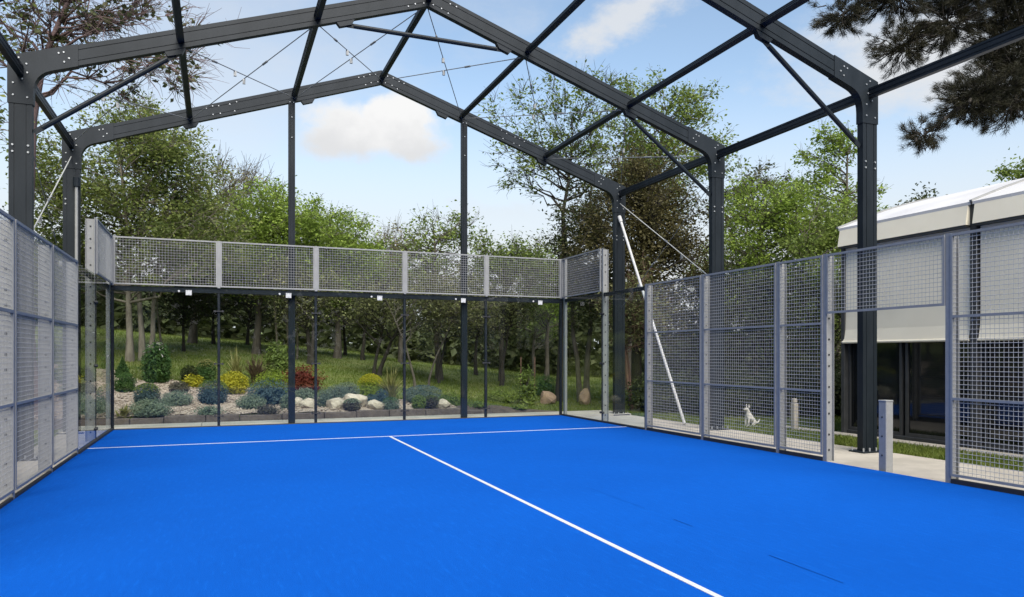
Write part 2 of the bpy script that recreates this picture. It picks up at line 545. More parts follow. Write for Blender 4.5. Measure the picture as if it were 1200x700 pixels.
# concrete apron round the court, one slab ring with expansion joints cut between the slabs
apron = link('concrete_apron', MB().box(-5.95, 7.05, -14, 11.60, -0.30, -0.075).mesh('concrete_apron', M['concrete']), kind='structure')
slab = {}
for (x0, x1) in ((-5.95, -5.03), (5.03, 7.05)):
    y = -13.0
    while y < 10.0:
        y1 = min(y + 2.5, 10.16)
        me = MB().bbox(x0 + .004, x1 - .004, y + .004, y1 - .004, -0.09, -0.06, .004).mesh('slab', M['concrete'])
        link('slab', me, apron)
        y = y1
for k in range(5):
    x0 = -5.95 + k * 2.6
    link('slab', MB().bbox(x0 + .004, x0 + 2.596, 10.168, 11.596, -0.09, -0.022, .004).mesh('slab', M['concrete']), apron)

# blue turf with painted lines and faint roll seams
turf = link('blue_turf', MB().box(-5.0, 5.0, -10.0, 10.06, -0.058, 0.0).mesh('blue_turf', M['turf']), kind='structure')
link('service_line', MB().box(-4.99, 4.99, 6.70, 6.745, -0.002, 0.004).mesh('service_line', M['white']), turf)
link('centre_line', MB().prism([(-0.182, -9.9, -.002), (-0.134, -9.9, -.002), (-0.032, 6.70, -.002), (-0.080, 6.70, -.002)], (0, 0, .006)).mesh('centre_line', M['white']), turf)
for (xa, ya, xb, yb, w) in ((.825, -3.62, .835, -2.86, .006), (.86, -1.82, .865, -1.50, .005), (.885, -.95, .89, .35, .003), (.80, -4.6, .81, -4.2, .005)):
    mb = MB()
    mb.add([(xa - w, ya, .003), (xa + w * .3, ya, .003), (xb + w, yb, .003), (xb - w * .3, yb, .003)], [(0, 1, 2, 3)])
    link('roll_seam', mb.mesh('roll_seam', M['seam']), turf)

# planting bed: gravel sheet, brown soil at its right end
def bed_back(x):
    return 15.6 - 0.32 * (x + 5) + 0.35 * np.sin(x * 1.7) + .2 * np.sin(x * 4.1)


link('gravel_bed', grid_mesh('gravel_bed', np.arange(-10, 2.85, .2), np.arange(11.93, 17, .2), lambda x, y: Hh(x, y) + .035 + .02 * np.sin(x * 5) * np.sin(y * 4.3), M['gravel'],
                             lambda x, y: y < bed_back(x)), kind='structure')
link('soil_bed', grid_mesh('soil_bed', np.arange(2.8, 5.9, .15), np.arange(11.72, 13.0, .15), lambda x, y: Hh(x, y) + .03, M['soil'],
                           lambda x, y: y < 12.65 - .12 * (x - 2.8) + .12 * np.sin(x * 5)), kind='structure')

rng = np.random.default_rng(5)


def pebbles():
    n = 9000
    x = rng.uniform(-9.5, 2.8, n)
    y = rng.uniform(11.95, 16.6, n)
    k = y < bed_back(x) + .1
    x, y = x[k], y[k]
    z = Hh(x, y) + .045
    n = len(x)
    s = rng.uniform(.018, .05, n)
    base = np.array([(1, 0, 0), (-1, 0, 0), (0, 1, 0), (0, -1, 0), (0, 0, 1), (0, 0, -1)], float)
    fc = np.array([(0, 2, 4), (2, 1, 4), (1, 3, 4), (3, 0, 4), (2, 0, 5), (1, 2, 5), (3, 1, 5), (0, 3, 5)])
    V = base[None] * (s[:, None, None] * rng.uniform(.6, 1.3, (n, 6, 1)))
    V[:, :, 2] *= .7
    a = rng.uniform(0, 6.28, n)
    ca, sa = np.cos(a)[:, None], np.sin(a)[:, None]
    V = np.stack([V[:, :, 0] * ca - V[:, :, 1] * sa, V[:, :, 0] * sa + V[:, :, 1] * ca, V[:, :, 2]], 2)
    V += np.stack([x, y, z], 1)[:, None]
    F = (fc[None] + (np.arange(n) * 6)[:, None, None]).reshape(-1, 3)
    link('pebbles', new_mesh('pebbles', V.reshape(-1, 3), F, M['pebble']), kind='stuff')


pebbles()

# low edging of dark stone blocks along the front of the bed
edge = thing('stone_edging', 'low edging of dark stone blocks along the front of the rock garden', 'garden edging', (-2.5, 11.8, -0.06))
x = -9.6
rr = random.Random(3)
while x < 3.6:
    w = rr.uniform(.55, 1.0)
    h = rr.uniform(.10, .14) - max(0, (x - 1.5)) * .03
    b = MB().bbox(x, x + w - .012, 11.70 + rr.uniform(-.012, .012), 11.90 + rr.uniform(-.01, .02), -0.16, h, .014)
    wpart('stone', b, M['edging'], edge)
    x += w

# grass blades
def blades(name, pts, hmin, hmax, mat, wid=.012):
    n = len(pts)
    h = rng.uniform(hmin, hmax, n)
    a = rng.uniform(0, 6.28, n)
    dx, dy = np.cos(a) * wid * rng.uniform(.6, 1.4, n), np.sin(a) * wid * rng.uniform(.6, 1.4, n)
    lean = rng.normal(0, .45, (n, 2)) * h[:, None]
    p0 = pts.copy(); p0[:, 0] -= dx; p0[:, 1] -= dy
    p1 = pts.copy(); p1[:, 0] += dx; p1[:, 1] += dy
    p2 = pts.copy(); p2[:, :2] += lean; p2[:, 2] += h
    V = np.stack([p0, p1, p2], 1).reshape(-1, 3)
    F = np.arange(n * 3).reshape(-1, 3)
    return link(name, new_mesh(name, V, F, mat), kind='stuff')


def lawn_points(n, x0, x1, y0, y1, ok):
    x = rng.uniform(x0, x1, n); y = rng.uniform(y0, y1, n)
    k = ok(x, y)
    x, y = x[k], y[k]
    return np.stack([x, y, Hh(x, y) - .01], 1)


gp = np.concatenate([
    lawn_points(70000, -11, 13, 11.8, 21, lambda x, y: np.where(x < 2.8, y > bed_back(x) - .1, np.where(x < 5.8, y > 12.55, y > 11.9))),
    lawn_points(45000, -12, 22, 21, 34, lambda x, y: y > 0),
    lawn_points(14000, 7.07, 8.28, -4, 5.0, lambda x, y: x > 7.07 + .03 * np.sin(y * 7)),
    lawn_points(26000, 7.07, 14, 5.0, 12, lambda x, y: x > 7.07),
])
blades('lawn_grass', gp, .04, .11, M['grass'])

# low pale wall beyond the left fence
wl = thing('low_wall', 'low pale rendered wall outside the left mesh fence', 'wall', (-6.35, 4, -.09))
wpart('wall_body', MB().bbox(-6.45, -6.25, -6.0, 9.0, -0.2, 1.02, .01), M['render'], wl)
wpart('coping', MB().bbox(-6.50, -6.20, -6.02, 9.03, 1.025, 1.08, .012), M['concrete'], wl)


# ------------------------------------------------------------------ steel hall frame
XL, XR, XM = -5.74, 6.76, 0.49
ZE, ZR = 5.69, 7.81          # underside of the rafter at the column axis and at the ridge
FY = [10.32, 6.03, 1.94, -2.25]
DEPTH = .30


def under(x):
    return ZE + (ZR - ZE) * ((x - XL) / (XM - XL) if x < XM else (XR - x) / (XR - XM))


def keder(w, h):
    """box profile with two shallow grooves along each wide face; w thin side, h wide side"""
    g, e = .008, .007
    a = w / 2
    ys = [h * .28, h * .28 - .014, -h * .28 + .014, -h * .28]
    r = [(a, h / 2), (-a, h / 2)]
    l = []
    for s in (0, 2):
        l += [(-a, ys[s]), (-a + g, ys[s]), (-a + g, ys[s + 1]), (-a, ys[s + 1])]
    left = l
    right = [(-p[0], p[1]) for p in reversed(l)]
    return [(a, h / 2), (-a, h / 2)] + left + [(-a, -h / 2), (a, -h / 2)] + right


hall = thing('steel_hall_frame', 'dark grey steel portal frame standing over the padel court', 'steel frame', (XM, 4, -.06))
PROF = keder(.12, DEPTH)


def bolts(mb, pts, y, s):
    for (bx, bz) in pts:
        mb.tube((bx, y, bz), (bx, y + s * .012, bz), .0135, 6)


def slope_plate(xq, y):
    """shoe plate under a rafter, following its slope"""
    pts = [(xq + dx, y - .05, under(xq + dx) + dz) for dx, dz in ((-.17, .02), (.17, .02), (.10, -.09), (-.10, -.09))]
    return MB().prism(pts, (0, .10, 0))


for k, y in enumerate(FY):
    for X, sg in ((XL, 1), (XR, -1)):
        col = wpart('column', MB().bar((X, y, -.04), (X, y, ZE + .02), PROF, (1, 0, 0)), M['steel'], hall)
        wpart('base_plate', MB().bbox(X - .24, X + .24, y - .16, y + .16, -.06, -.036, .004), M['steel'], col)
        mb = MB()
        for bx in (-.2, -.07, .07, .2):
            for by in (-.12, .12):
                mb.tube((X + bx, y + by, -.036), (X + bx, y + by, .02), .014, 6)
        wpart('anchor_bolts', mb, M['bolt'], col, kind='stuff')
        # haunch plate wrapping the eave corner, with a rounded inside corner
        sl = (ZR - ZE) / (XM - XL) if sg > 0 else (ZR - ZE) / (XR - XM)
        al = math.atan(sl)
        xo, xi = X - sg * .165, X + sg * .165
        L1 = .75
        top = lambda xx: under(xx) + .30 / math.cos(al) + .012
        pts = [(xo, ZE - .42), (xo, top(xo))]
        xe = X + sg * L1
        pts += [(xe, top(xe)), (xe, under(xe) - .012)]
        fx = X + sg * .40
        p0, p1, p2 = Vector((fx, under(fx) - .012)), Vector((xi, under(xi) - .012)), Vector((xi, under(xi) - .30))
        for i in range(7):
            t = i / 6
            q = p0 * (1 - t) ** 2 + p1 * 2 * t * (1 - t) + p2 * t * t
            pts.append((q.x, q.y))
        pts.append((xi, ZE - .42))
        hp = wpart('haunch_plate', MB().prism([(a, y - .070, b) for a, b in pts], (0, .14, 0)), M['steel'], hall)
        mb = MB()
        u = Vector((sg * math.cos(al), math.sin(al)))
        w = Vector((-sg * math.sin(al), math.cos(al)))
        c = Vector((X, ZE + .15))
        bp = [(X + dx * .09, ZE + dz) for dx, dz in ((-1, -.30), (1, -.32), (-1, -.12), (.3, -.05), (-.6, .06), (1, .05), (-1, .2), (-.2, .26), (.9, .18))]
        bp += [tuple(c + u * a + w * b) for a, b in ((.55, .08), (.62, .08), (.58, -.06), (.66, -.02))]
        bolts(mb, bp, y - .07, -1)
        for dz in (.62, .72):
            for dx in (-.1, .1):
                mb.tube((X + dx, y - .06, ZE - .42 - dz), (X + dx, y - .075, ZE - .42 - dz), .016, 6)
        wpart('bolt_cluster', mb, M['bolt'], hp, kind='stuff')
    for a, b, sg in ((XL, XM, 1), (XR, XM, -1)):
        al = math.atan2(ZR - ZE, abs(b - a))
        off = .15 / math.cos(al)
        x0 = a + sg * .10
        xm = XM - sg * .002
        # cut square to the ridge plane
        mb = MB()
        prof = PROF
        d0, d1 = Vector((x0, y, under(x0) + off)), Vector((xm, y, under(xm) + off))
        n = len(prof)
        cs = 1 / math.cos(al)
        vs = [(d0.x, y + p[0], d0.z + p[1] * cs) for p in prof] + [(d1.x, y + p[0], d1.z + p[1] * cs) for p in prof]
        mb.add(vs, [(i, (i + 1) % n, n + (i + 1) % n, n + i) for i in range(n)] + [tuple(range(n - 1, -1, -1)), tuple(range(n, 2 * n))])
        raf = wpart('rafter', mb, M['steel'], hall)
        mb = MB()
        u = Vector((sg * math.cos(al), math.sin(al)))
        w = Vector((-sg * math.sin(al), math.cos(al)))
        c = Vector((xm, under(xm) + off))
        bolts(mb, [tuple(c - u * a + w * b) for a, b in ((.12, .08), (.25, .10), (.40, .08), (.52, .09), (.12, -.09), (.28, -.08), (.42, -.10))], y - .06, -1)
        if k == 0:
            xq = -2.9 if sg > 0 else 3.7
            c = Vector((xq, under(xq) + off))
            bolts(mb, [tuple(c - u * a + w * b) for a, b in ((.08, .08), (.2, .10), (.34, .08), (-.15, .07), (-.3, .09), (.1, -.08), (.25, -.07), (-.2, -.09))], y - .06, -1)
        wpart('bolt_cluster', mb, M['bolt'], raf, kind='stuff')
    # knee braces and collar tie (the end frame has posts instead)
    if k > 0:
        for (xa, za, xb, zb) in ((XL + .16, 4.87, -3.65, under(-3.65) - .07), (XR - .16, 4.90, 4.66, under(4.66) - .07), (-.97, under(-.97) - .06, 1.95, under(1.95) - .06)):
            a, b = Vector((xa, y, za)), Vector((xb, y, zb))
            d = (b - a).normalized()
            br = wpart('brace', MB().tube(a + d * .14, b - d * .14, .040, 10), M['steel'], hall, smooth=False)
            for q, s in ((a, 1), (b, -1)):
                mb = MB().bar(q, q + d * s * .26, rect(.024, .075))
                mb.tube(q + d * s * .17 + Vector((0, -.03, 0)), q + d * s * .17 + Vector((0, .03, 0)), .018, 6)
                wpart('brace_fork', mb, M['steel'], br)
            for q in ((b,) if xa < XL + 1 or xa > XR - 1 else (a, b)):
                wpart('brace_bracket', slope_plate(q.x, y), M['steel'], br)
    else:
        for xb in (-3.55, -1.15, 1.95, 4.55):
            wpart('bracket', slope_plate(xb, y), M['steel'], hall)

# gable posts of the end frame
for xp in (-1.50, 2.50):
    zt = under(xp) + .02
    po = wpart('gable_post', MB().bar((xp, FY[0], -.04), (xp, FY[0], zt), keder(.11, .14), (1, 0, 0)), M['steel'], hall)
    wpart('base_plate', MB().bbox(xp - .2, xp + .2, FY[0] - .12, FY[0] + .12, -.06, -.036, .004), M['galv'], po)
    mb = MB()
    bolts(mb, [(xp - .04, zt - .02), (xp + .04, zt - .02), (xp, zt - .35), (xp, zt - .8)], FY[0] - .062, -1)
    wpart('bolt_cluster', mb, M['bolt'], po, kind='stuff')

PX = [XL, -3.57, -1.45, XM, 2.42, 4.62, XR]
for i in range(3):
    ya, yb = FY[i], FY[i + 1]
    for j, px in enumerate(PX):
        z = under(px) + .13 if 0 < j < 6 else ZE + .07
        sgn = -1 if px > XM else 1
        up = (-sgn * .32, 0, .95) if j not in (0, 3, 6) else (0, 0, 1)
        wpart('eave_beam' if j in (0, 6) else 'purlin', MB().bar((px, ya - .062, z), (px, yb + .062, z), keder(.085, .15) if j in (0, 6) else keder(.10, .085), up), M['steel'], hall)

# crossed wind cables in the roof bay behind the second frame
def cable(a, b, mat, r=.009, f=.22):
    a, b = Vector(a), Vector(b)
    c = wpart('wind_cable', MB().tube(a, b, r, 6), mat, hall)
    d = b - a
    mb = MB().tube(a + d * f, a + d * f + d.normalized() * .16, .020, 6)
    q = a + d * (f + .18)
    wpart('turnbuckle', mb, M['cable'], c)
    wpart('cable_tag', MB().box(q.x - .025, q.x + .025, q.y - .02, q.y + .02, q.z - .10, q.z - .005), M['cable'], c)


for i in range(2):
    y1, y2 = FY[i] - .07, FY[i + 1] + .07
    for a, b in zip(PX[:-1], PX[1:]):
        za, zb = under(a) + .08, under(b) + .08
        if i == 0:
            cable((a, y2, za), (b, y1, zb), M['cable'])
            cable((b, y2, zb - .015), (a, y1, za - .015), M['cable'], .009, .34)
for X, s in ((XL, 1), (XR, -1)):
    cable((X, FY[0] - .07, 5.50), (X, FY[1] + .07, 3.10), M['cable_light'], .011, .52)
    cable((X - s * .03, FY[1] + .07, 5.30), (X - s * .03, FY[0] - .07, 2.75), M['cable'], .007, .60)
st = wpart('slanted_strut', MB().tube((XR - .02, FY[0] - .10, 5.10), (XR - .02, 7.20, -.04), .034, 10), M['pipe'], hall)
wpart('strut_cap', MB().tube((XR - .02, FY[0] - .06, 5.16), (XR - .02, FY[0] - .16, 5.00), .05, 10), M['pipe'], st)
dp = wpart('downpipe', MB().tube((XL + .10, FY[0] - .12, -.05), (XL + .10, FY[0] - .12, 4.96), .030, 10), M['galv'], hall)
wpart('pipe_collar', MB().tube((XL + .10, FY[0] - .12, 4.90), (XL + .10, FY[0] - .12, 5.08), .062, 10), M['steel'], dp)


# ------------------------------------------------------------------ court enclosure
CACHE = {}


def panel_meshes(w, h, rails, f=.030):
    key = (round(w, 3), round(h, 3), tuple(rails), f)
    if key not in CACHE:
        mb = MB()
        for z in rails:
            mb.box(0, w, -.018, .018, z - f / 2, z + f / 2)
        zs = sorted(rails)
        for xx in (f / 2, w - f / 2):
            for z0, z1 in zip(zs[:-1], zs[1:]):
                mb.box(xx - f / 2, xx + f / 2, -.017, .017, z0 + f / 2, z1 - f / 2)
        fm = mb.mesh('mesh_panel', M['galv'])
        mb = MB()
        r, rv = .0033, .0028
        n = int(round((h - .02) / .0555))
        for i in range(1, n):
            z = rails[0] + i * (rails[-1] - rails[0]) / n
            if min(abs(z - q) for q in rails) < f / 2:
                continue
            mb.prism([(f, .006 + r, z), (f, .006, z + r), (f, .006 - r, z), (f, .006, z - r)], (w - 2 * f, 0, 0), False)
        n = int(round(w / .0555))
        for i in range(1, n):
            xx = i * w / n
            mb.prism([(xx + rv, 0, rails[0]), (xx, rv, rails[0]), (xx - rv, 0, rails[0]), (xx, -rv, rails[0])], (0, 0, rails[-1] - rails[0]), False)
        CACHE[key] = (fm, mb.mesh('wire_mesh', M['wire']))
    return CACHE[key]


def mesh_panel(parent, wloc, w, h, rails, rz):
    fm, wm = panel_meshes(w, h, rails)
    o = wcopy('mesh_panel', fm, parent, wloc, rz)
    c = link('wire_mesh', wm, o, kind='stuff')
    return o


def fence_post_mesh(h, s, key, z0=0.0):
    """front flange in the wall plane, web reaching out behind it with rows of black discs for bolt holes; s: side the web goes"""
    key = ('post', h, s, key, z0)
    if key not in CACHE:
        mb = MB()
        mb.box(-.006 if s > 0 else -.004, .004 if s > 0 else .006, -.036, .036, z0, h)
        a, b = (.005, .135) if s > 0 else (-.135, -.005)
        mb.box(a, b, -.005, .005, z0, h - .03)
        mb.box(b - .008 if s > 0 else a, b if s > 0 else a + .008, -.034, .034, z0, h - .03) if s > 0 else mb.box(a - .008, a - .001, -.034, .034, z0, h - .03)
        m1 = mb.mesh('fence_post', M['galv'])
        mb = MB()
        z = z0 + .16
        i = 0
        while z < h - .1:
            mb.tube((.065 * s, -.005, z), (.065 * s, -.012, z), .015, 8)  # black discs stand in for the bolt holes
            z += (.22, .30, .16)[i % 3]
            i += 1
        CACHE[key] = (m1, mb.mesh('bolt_hole_row', M['black']))
    return CACHE[key]


def fence_post(parent, x, y, h, s, z0=0.0):
    m1, m2 = fence_post_mesh(h, s, 0, z0)
    o = wcopy('fence_post', m1, parent, (x, y, 0))
    link('bolt_hole_row', m2, o, kind='stuff')
    return o


H3, H4, YB, YS = 2.955, 3.94, 10.10, 7.90
GT = .012

# back wall
back = thing('back_wall', 'long glass back wall of the court topped with a strip of galvanised mesh', 'court wall', (0, YB, 0))
gp_mesh = MB().box(.012, 1.988, 0, GT, .045, H3 - .02).mesh('glass_panel', M['glass'])
stick = MB().box(0, .115, -.003, -.001, 0, .105).mesh('sticker', M['label'])
dot = MB().tube((0, -.003, 0), (0, -.001, 0), .022, 8).mesh('sticker', M['label'])
post_m = MB().bbox(-.028, .028, .022, .09, -.02, H3 - .13, .004).mesh('post', M['steel_dark'])
clamp_m = MB()
for sx in (-1, 1):
    clamp_m.tube((sx * .075, -.022, 0), (sx * .075, .022, 0), .024, 8)
clamp_m.box(-.09, .09, -.018, -.004, -.010, .010)
clamp_m = clamp_m.mesh('clamp', M['black'])
upost_m = MB().bbox(-.03, .03, -.024, .036, H3 - .02, H4, .004).mesh('mesh_post', M['galv'])
for i in range(5):
    x0 = -5 + 2 * i
    g = wcopy('glass_panel', gp_mesh, back, (x0, YB, 0))
    link('sticker', stick, g, (1.36, 0, 2.775))
    link('sticker', dot, g, (1.23, 0, 2.855))
    mesh_panel(back, (x0 + .03, YB, H3), 1.94, H4 - H3, (.02, H4 - H3 - .02), 0)
for i in range(6):
    x0 = -5 + 2 * i
    wcopy('post', post_m, back, (x0, YB, 0))
    wcopy('mesh_post', upost_m, back, (x0, YB, 0))
    if 0 < i < 5:
        for z in (.22, 1.33, 2.45):
            wcopy('clamp', clamp_m, back, (x0, YB + .006, z))
wpart('top_beam', MB().bbox(-5.03, 5.03, YB + .022, YB + .10, H3 - .125, H3 - .022, .005), M['steel_dark'], back)
wpart('base_channel', MB().bbox(-5.02, 5.02, YB - .03, YB + .04, -.06, .016, .006), M['black'], back)


def side_glass(X, s, lab):
    t = thing('side_glass_wall', lab, 'court wall', (X, 8, 0))
    a, b = (X, X + GT) if s > 0 else (X - GT, X)
    wpart('glass_panel', MB().box(a, b, YS + .012, YB - .025, .045, H3 - .02), M['glass'], t)
    wpart('glass_panel', MB().box(a, b, 6.02, YS - .012, .045, H3 - .02), M['glass'], t)
    wpart('base_channel', MB().bbox(min(a, b) - .03, max(a, b) + .03, 6.0, YB - .035, -.06, .038, .006), M['black'], t)
    mesh_panel(t, (X, YS + .06, H3), YB - YS - .10, H4 - H3, (.02, H4 - H3 - .02), math.pi / 2)
    fence_post(t, X + s * .02, YS, H4, s)
    # corner post beside the back wall
    wpart('corner_post', MB().bbox(*sorted((X + s * .025, X + s * .095)), YB - .14, YB - .05, -.05, H4, .004), M['galv'], t)
    # black edge trims of the panes
    wpart('glass_edge', MB().box(*sorted((X - s * .004, X + s * .016)), YS - .010, YS + .010, .04, H3 - .02), M['black'], t)
    wpart('glass_edge', MB().box(*sorted((X - s * .004, X + s * .016)), 5.998, 6.018, .04, H3 - .02), M['black'], t)
    for z in (.22, 1.33, 2.45):
        for dy in (-.05, .05):
            wpart('clamp', MB().tube((X - s * .022, YS + dy, z), (X + s * .03, YS + dy, z), .024, 8), M['black'], t)
    wpart('top_rail', MB().bbox(*sorted((X + s * .025, X + s * .085)), 6.02, YB - .15, H3 - .11, H3 - .03, .004), M['steel_dark'], t)
    return t


side_glass(5.0, 1, 'stepped glass side wall at the right rear corner of the court')
side_glass(-5.0, -1, 'stepped glass side wall at the left rear corner of the court')

# right fence with the doorway
rf = thing('mesh_fence', 'galvanised mesh fence with an open doorway along the right side of the court', 'fence', (5, 1, 0))
RY = [5.96, 4.0, 2.0, 1.0, -1.0, -3.0, -5.0]
for y in RY:
    fence_post(rf, 5.0, y, H3 + .005, 1)
for a, b in zip(RY[1:], RY[:-1]):
    w = b - a - .08
    if (a, b) == (-1.0, 1.0):
        mesh_panel(rf, (5.0, a + .04, 2.10), w, H3 - 2.10, (.02, H3 - 2.10 - .02), math.pi / 2)
    else:
        mesh_panel(rf, (5.0, a + .04, 0), w, H3, (.10, 1.0, 1.97, H3 - .02), math.pi / 2)
        wpart('base_strip', MB().bbox(4.985, 5.03, a + .04, b - .04, -.06, .055, .006), M['black'], rf)  # black strip along the foot of the panel

# left fence
lf = thing('mesh_fence', 'galvanised mesh fence along the left edge of the court', 'fence', (-5, 1, 0))
LY = [5.96, 4.0, 2.0, 0.0, -2.0]
for y in LY:
    fence_post(lf, -5.0, y, H3 + .005, -1)
for a, b in zip(LY[1:], LY[:-1]):
    mesh_panel(lf, (-5.0, a + .04, 0), b - a - .08, H3, (.10, 1.0, 1.97, H3 - .02), math.pi / 2)
    wpart('base_strip', MB().bbox(-5.03, -4.99, a + .04, b - .04, -.06, .03, .005), M['black'], lf)

# net post in the doorway
npst = thing('net_post', 'short square galvanised net post standing in the open doorway', 'net post', (5.1, 0.02, -.06))
wpart('post_tube', MB().bbox(5.04, 5.165, -.045, .08, -.05, .90, .006), M['galv'], npst)
wpart('cap', MB().bbox(5.036, 5.169, -.049, .084, .902, .925, .006), M['galv'], npst)
wpart('base_plate', MB().bbox(4.985, 5.22, -.10, .135, -.06, -.048, .003), M['galv'], npst)
for z in (.2, .45, .7):
    wpart('bolt', MB().tube((5.036, .02, z), (5.04, .02, z), .012, 8), M['black'], npst)

# ------------------------------------------------------------------ pavilion
pav = thing('pavilion', 'low pavilion with a white membrane roof, canvas blinds and dark glazing', 'building', (10.5, 0, -.09))
Y0, Y1, XF, ZV, ZB = -7.6, 4.42, 8.75, 4.05, 3.69
kerb = link('concrete_strip', MB().bbox(8.30, 8.62, Y0, 6.2, -.2, -.04, .008).mesh('concrete_strip', M['concrete']), kind='structure')
wpart('wall', MB().box(XF + .10, 13.6, Y0, Y1 - .02, -.1, 3.95), M['frame_dark'], pav)
wpart('sill', MB().bbox(XF - .06, XF + .08, Y0, Y1 + .02, -.1, .02, .01), M['frame_dark'], pav)
BAY = [(Y1 - .03, 1.53), (1.41, -1.6), (-1.82, -4.9), (-5.12, -7.6)]
for k, (b, a) in enumerate(BAY):
    # canvas blind: slightly slack sheet that kicks out over its bottom bar
    n, mz = 10, 9
    vs, fs = [], []
    for layer in (0, .008):
        for j in range(mz):
            tz = j / (mz - 1)
            z = ZB + .05 - (ZB + .05 - 1.78) * tz
            for i in range(n):
                tx = i / (n - 1)
                bulge = .035 * math.sin(math.pi * tz) * math.sin(math.pi * tx) + .05 * max(0, tz - .85) / .15 * 1.0
                vs.append((8.66 - bulge + layer + .004 * math.sin(9 * tx + k), a + .03 + (b - a - .06) * tx, z))
    q = n * mz
    for j in range(mz - 1):
        for i in range(n - 1):
            c = j * n + i
            fs.append((c, c + 1, c + n + 1, c + n))
            fs.append((q + c, q + c + n, q + c + n + 1, q + c + 1))
    rim = [i for i in range(n)] + [n * j + n - 1 for j in range(1, mz)] + [n * (mz - 1) + i for i in range(n - 2, -1, -1)] + [n * j for j in range(mz - 2, 0, -1)]
    for i in range(len(rim)):
        u, v = rim[i], rim[(i + 1) % len(rim)]
        fs.append((u, q + u, q + v, v))
    bl = wpart('blind', MB().add(vs, fs), M['blind'], pav, smooth=False)
    wpart('bottom_bar', MB().tube((8.612, a + .02, 1.775), (8.612, b - .02, 1.775), .026, 8), M['blind'], bl)
    # slanted valance board under the eave
    mb = MB().prism([(8.50, a, ZB), (8.56, a, ZV - .01), (8.73, a, ZV - .01), (8.70, a, ZB)], (0, b - a, 0))
    va = wpart('valance', mb, M['blind'], pav)
    wpart('valance_lip', MB().box(8.51, 8.69, a + .01, b - .01, ZB - .035, ZB - .003), M['frame_dark'], va)
for y in (1.47, -1.71, -5.01):
    wpart('bay_post', MB().bbox(8.60, 8.84, y - .06, y + .06, -.08, 4.03, .006), M['frame_dark'], pav)
# glazing: panes between mullions
panes = [(4.33, 3.02), (2.94, 1.57), (1.37, .02), (-.06, -1.6), (-1.82, -3.3), (-3.38, -4.9), (-5.12, -7.5)]
for b, a in panes:
    pn = wpart('glass_pane', MB().box(XF, XF + .012, a + .05, b - .05, .08, 2.62), M['pane_dark'], pav)
    for yy in (a, b - .055):
        wpart('stile', MB().box(XF - .03, XF + .05, yy, yy + .055, .022, 2.7), M['frame_dark'], pn)
    wpart('bottom_rail', MB().box(XF - .028, XF + .048, a + .055, b - .055, .024, .085), M['frame_dark'], pn)
wpart('end_post', MB().bbox(8.62, 8.84, 4.335, 4.425, -.08, 3.98, .006), M['frame_dark'], pav)
# roof: one membrane panel to a bay on each slope, ribs between
XRG, ZRG = 11.2, 4.90
ry = [Y1 + .02, 1.47, -1.71, -5.01, Y0]
for b, a in zip(ry[:-1], ry[1:]):
    for xe, s in ((8.56, 1), (13.84, -1)):
        n = 6
        vs, fs = [], []
        for lay in (0, -.05):
            for i in range(n + 1):
                t = i / n
                xx = xe + (XRG - xe) * t - s * .004
                zz = ZV + .02 + (ZRG - ZV - .02) * t + .05 * math.sin(math.pi * t) + lay
                vs += [(xx, a + .02, zz), (xx, b - .02, zz)]
        q = 2 * (n + 1)
        for i in range(n):
            c = 2 * i
            fs += [(c, c + 1, c + 3, c + 2), (q + c, q + c + 2, q + c + 3, q + c + 1), (c, c + 2, q + c + 2, q + c), (c + 1, q + c + 1, q + c + 3, c + 3)]
        fs += [(0, q, q + 1, 1), (2 * n, 2 * n + 1, q + 2 * n + 1, q + 2 * n)]
        wpart('roof_panel', MB().add(vs, fs), M['roof'], pav, smooth=False)
for y in ry:
    mb = MB()
    pr = [(8.54 + (XRG - 8.54) * i / 6, y, ZV + .03 + (ZRG - ZV - .02) * i / 6 + .05 * math.sin(math.pi * i / 6)) for i in range(7)]
    for p, q in zip(pr[:-1], pr[1:]):
        mb.bar(p, q, rect(.05, .035))
    wpart('roof_rib', mb, M['galv'], pav)


# ------------------------------------------------------------------ plants
class Tubes:
    def __init__(self):
        self.v, self.f, self.n = [], [], 0

    def add(self, pts, rad, k=5):
        pts = np.asarray(pts, float)
        rad = np.asarray(rad, float)
        n = len(pts)
        d = np.gradient(pts, axis=0)
        d /= np.linalg.norm(d, axis=1)[:, None] + 1e-9
        ref = np.array([0.37, 0.81, 0.13])
        a = np.cross(d, ref)
        a /= np.linalg.norm(a, axis=1)[:, None] + 1e-9
        b = np.cross(d, a)
        th = np.arange(k) * 2 * np.pi / k
        ring = pts[:, None] + rad[:, None, None] * (a[:, None] * np.cos(th)[None, :, None] + b[:, None] * np.sin(th)[None, :, None])
        self.v.append(ring.reshape(-1, 3))
        i = (np.arange(n - 1)[:, None] * k + np.arange(k)[None])
        j = (np.arange(n - 1)[:, None] * k + (np.arange(k)[None] + 1) % k)
        self.f.append(np.stack([i, j, j + k, i + k], 2).reshape(-1, 4) + self.n)
        self.n += n * k

    def mesh(self, name, mat, org):
        return new_mesh(name, np.concatenate(self.v) - np.array(org), np.concatenate(self.f), mat, True)


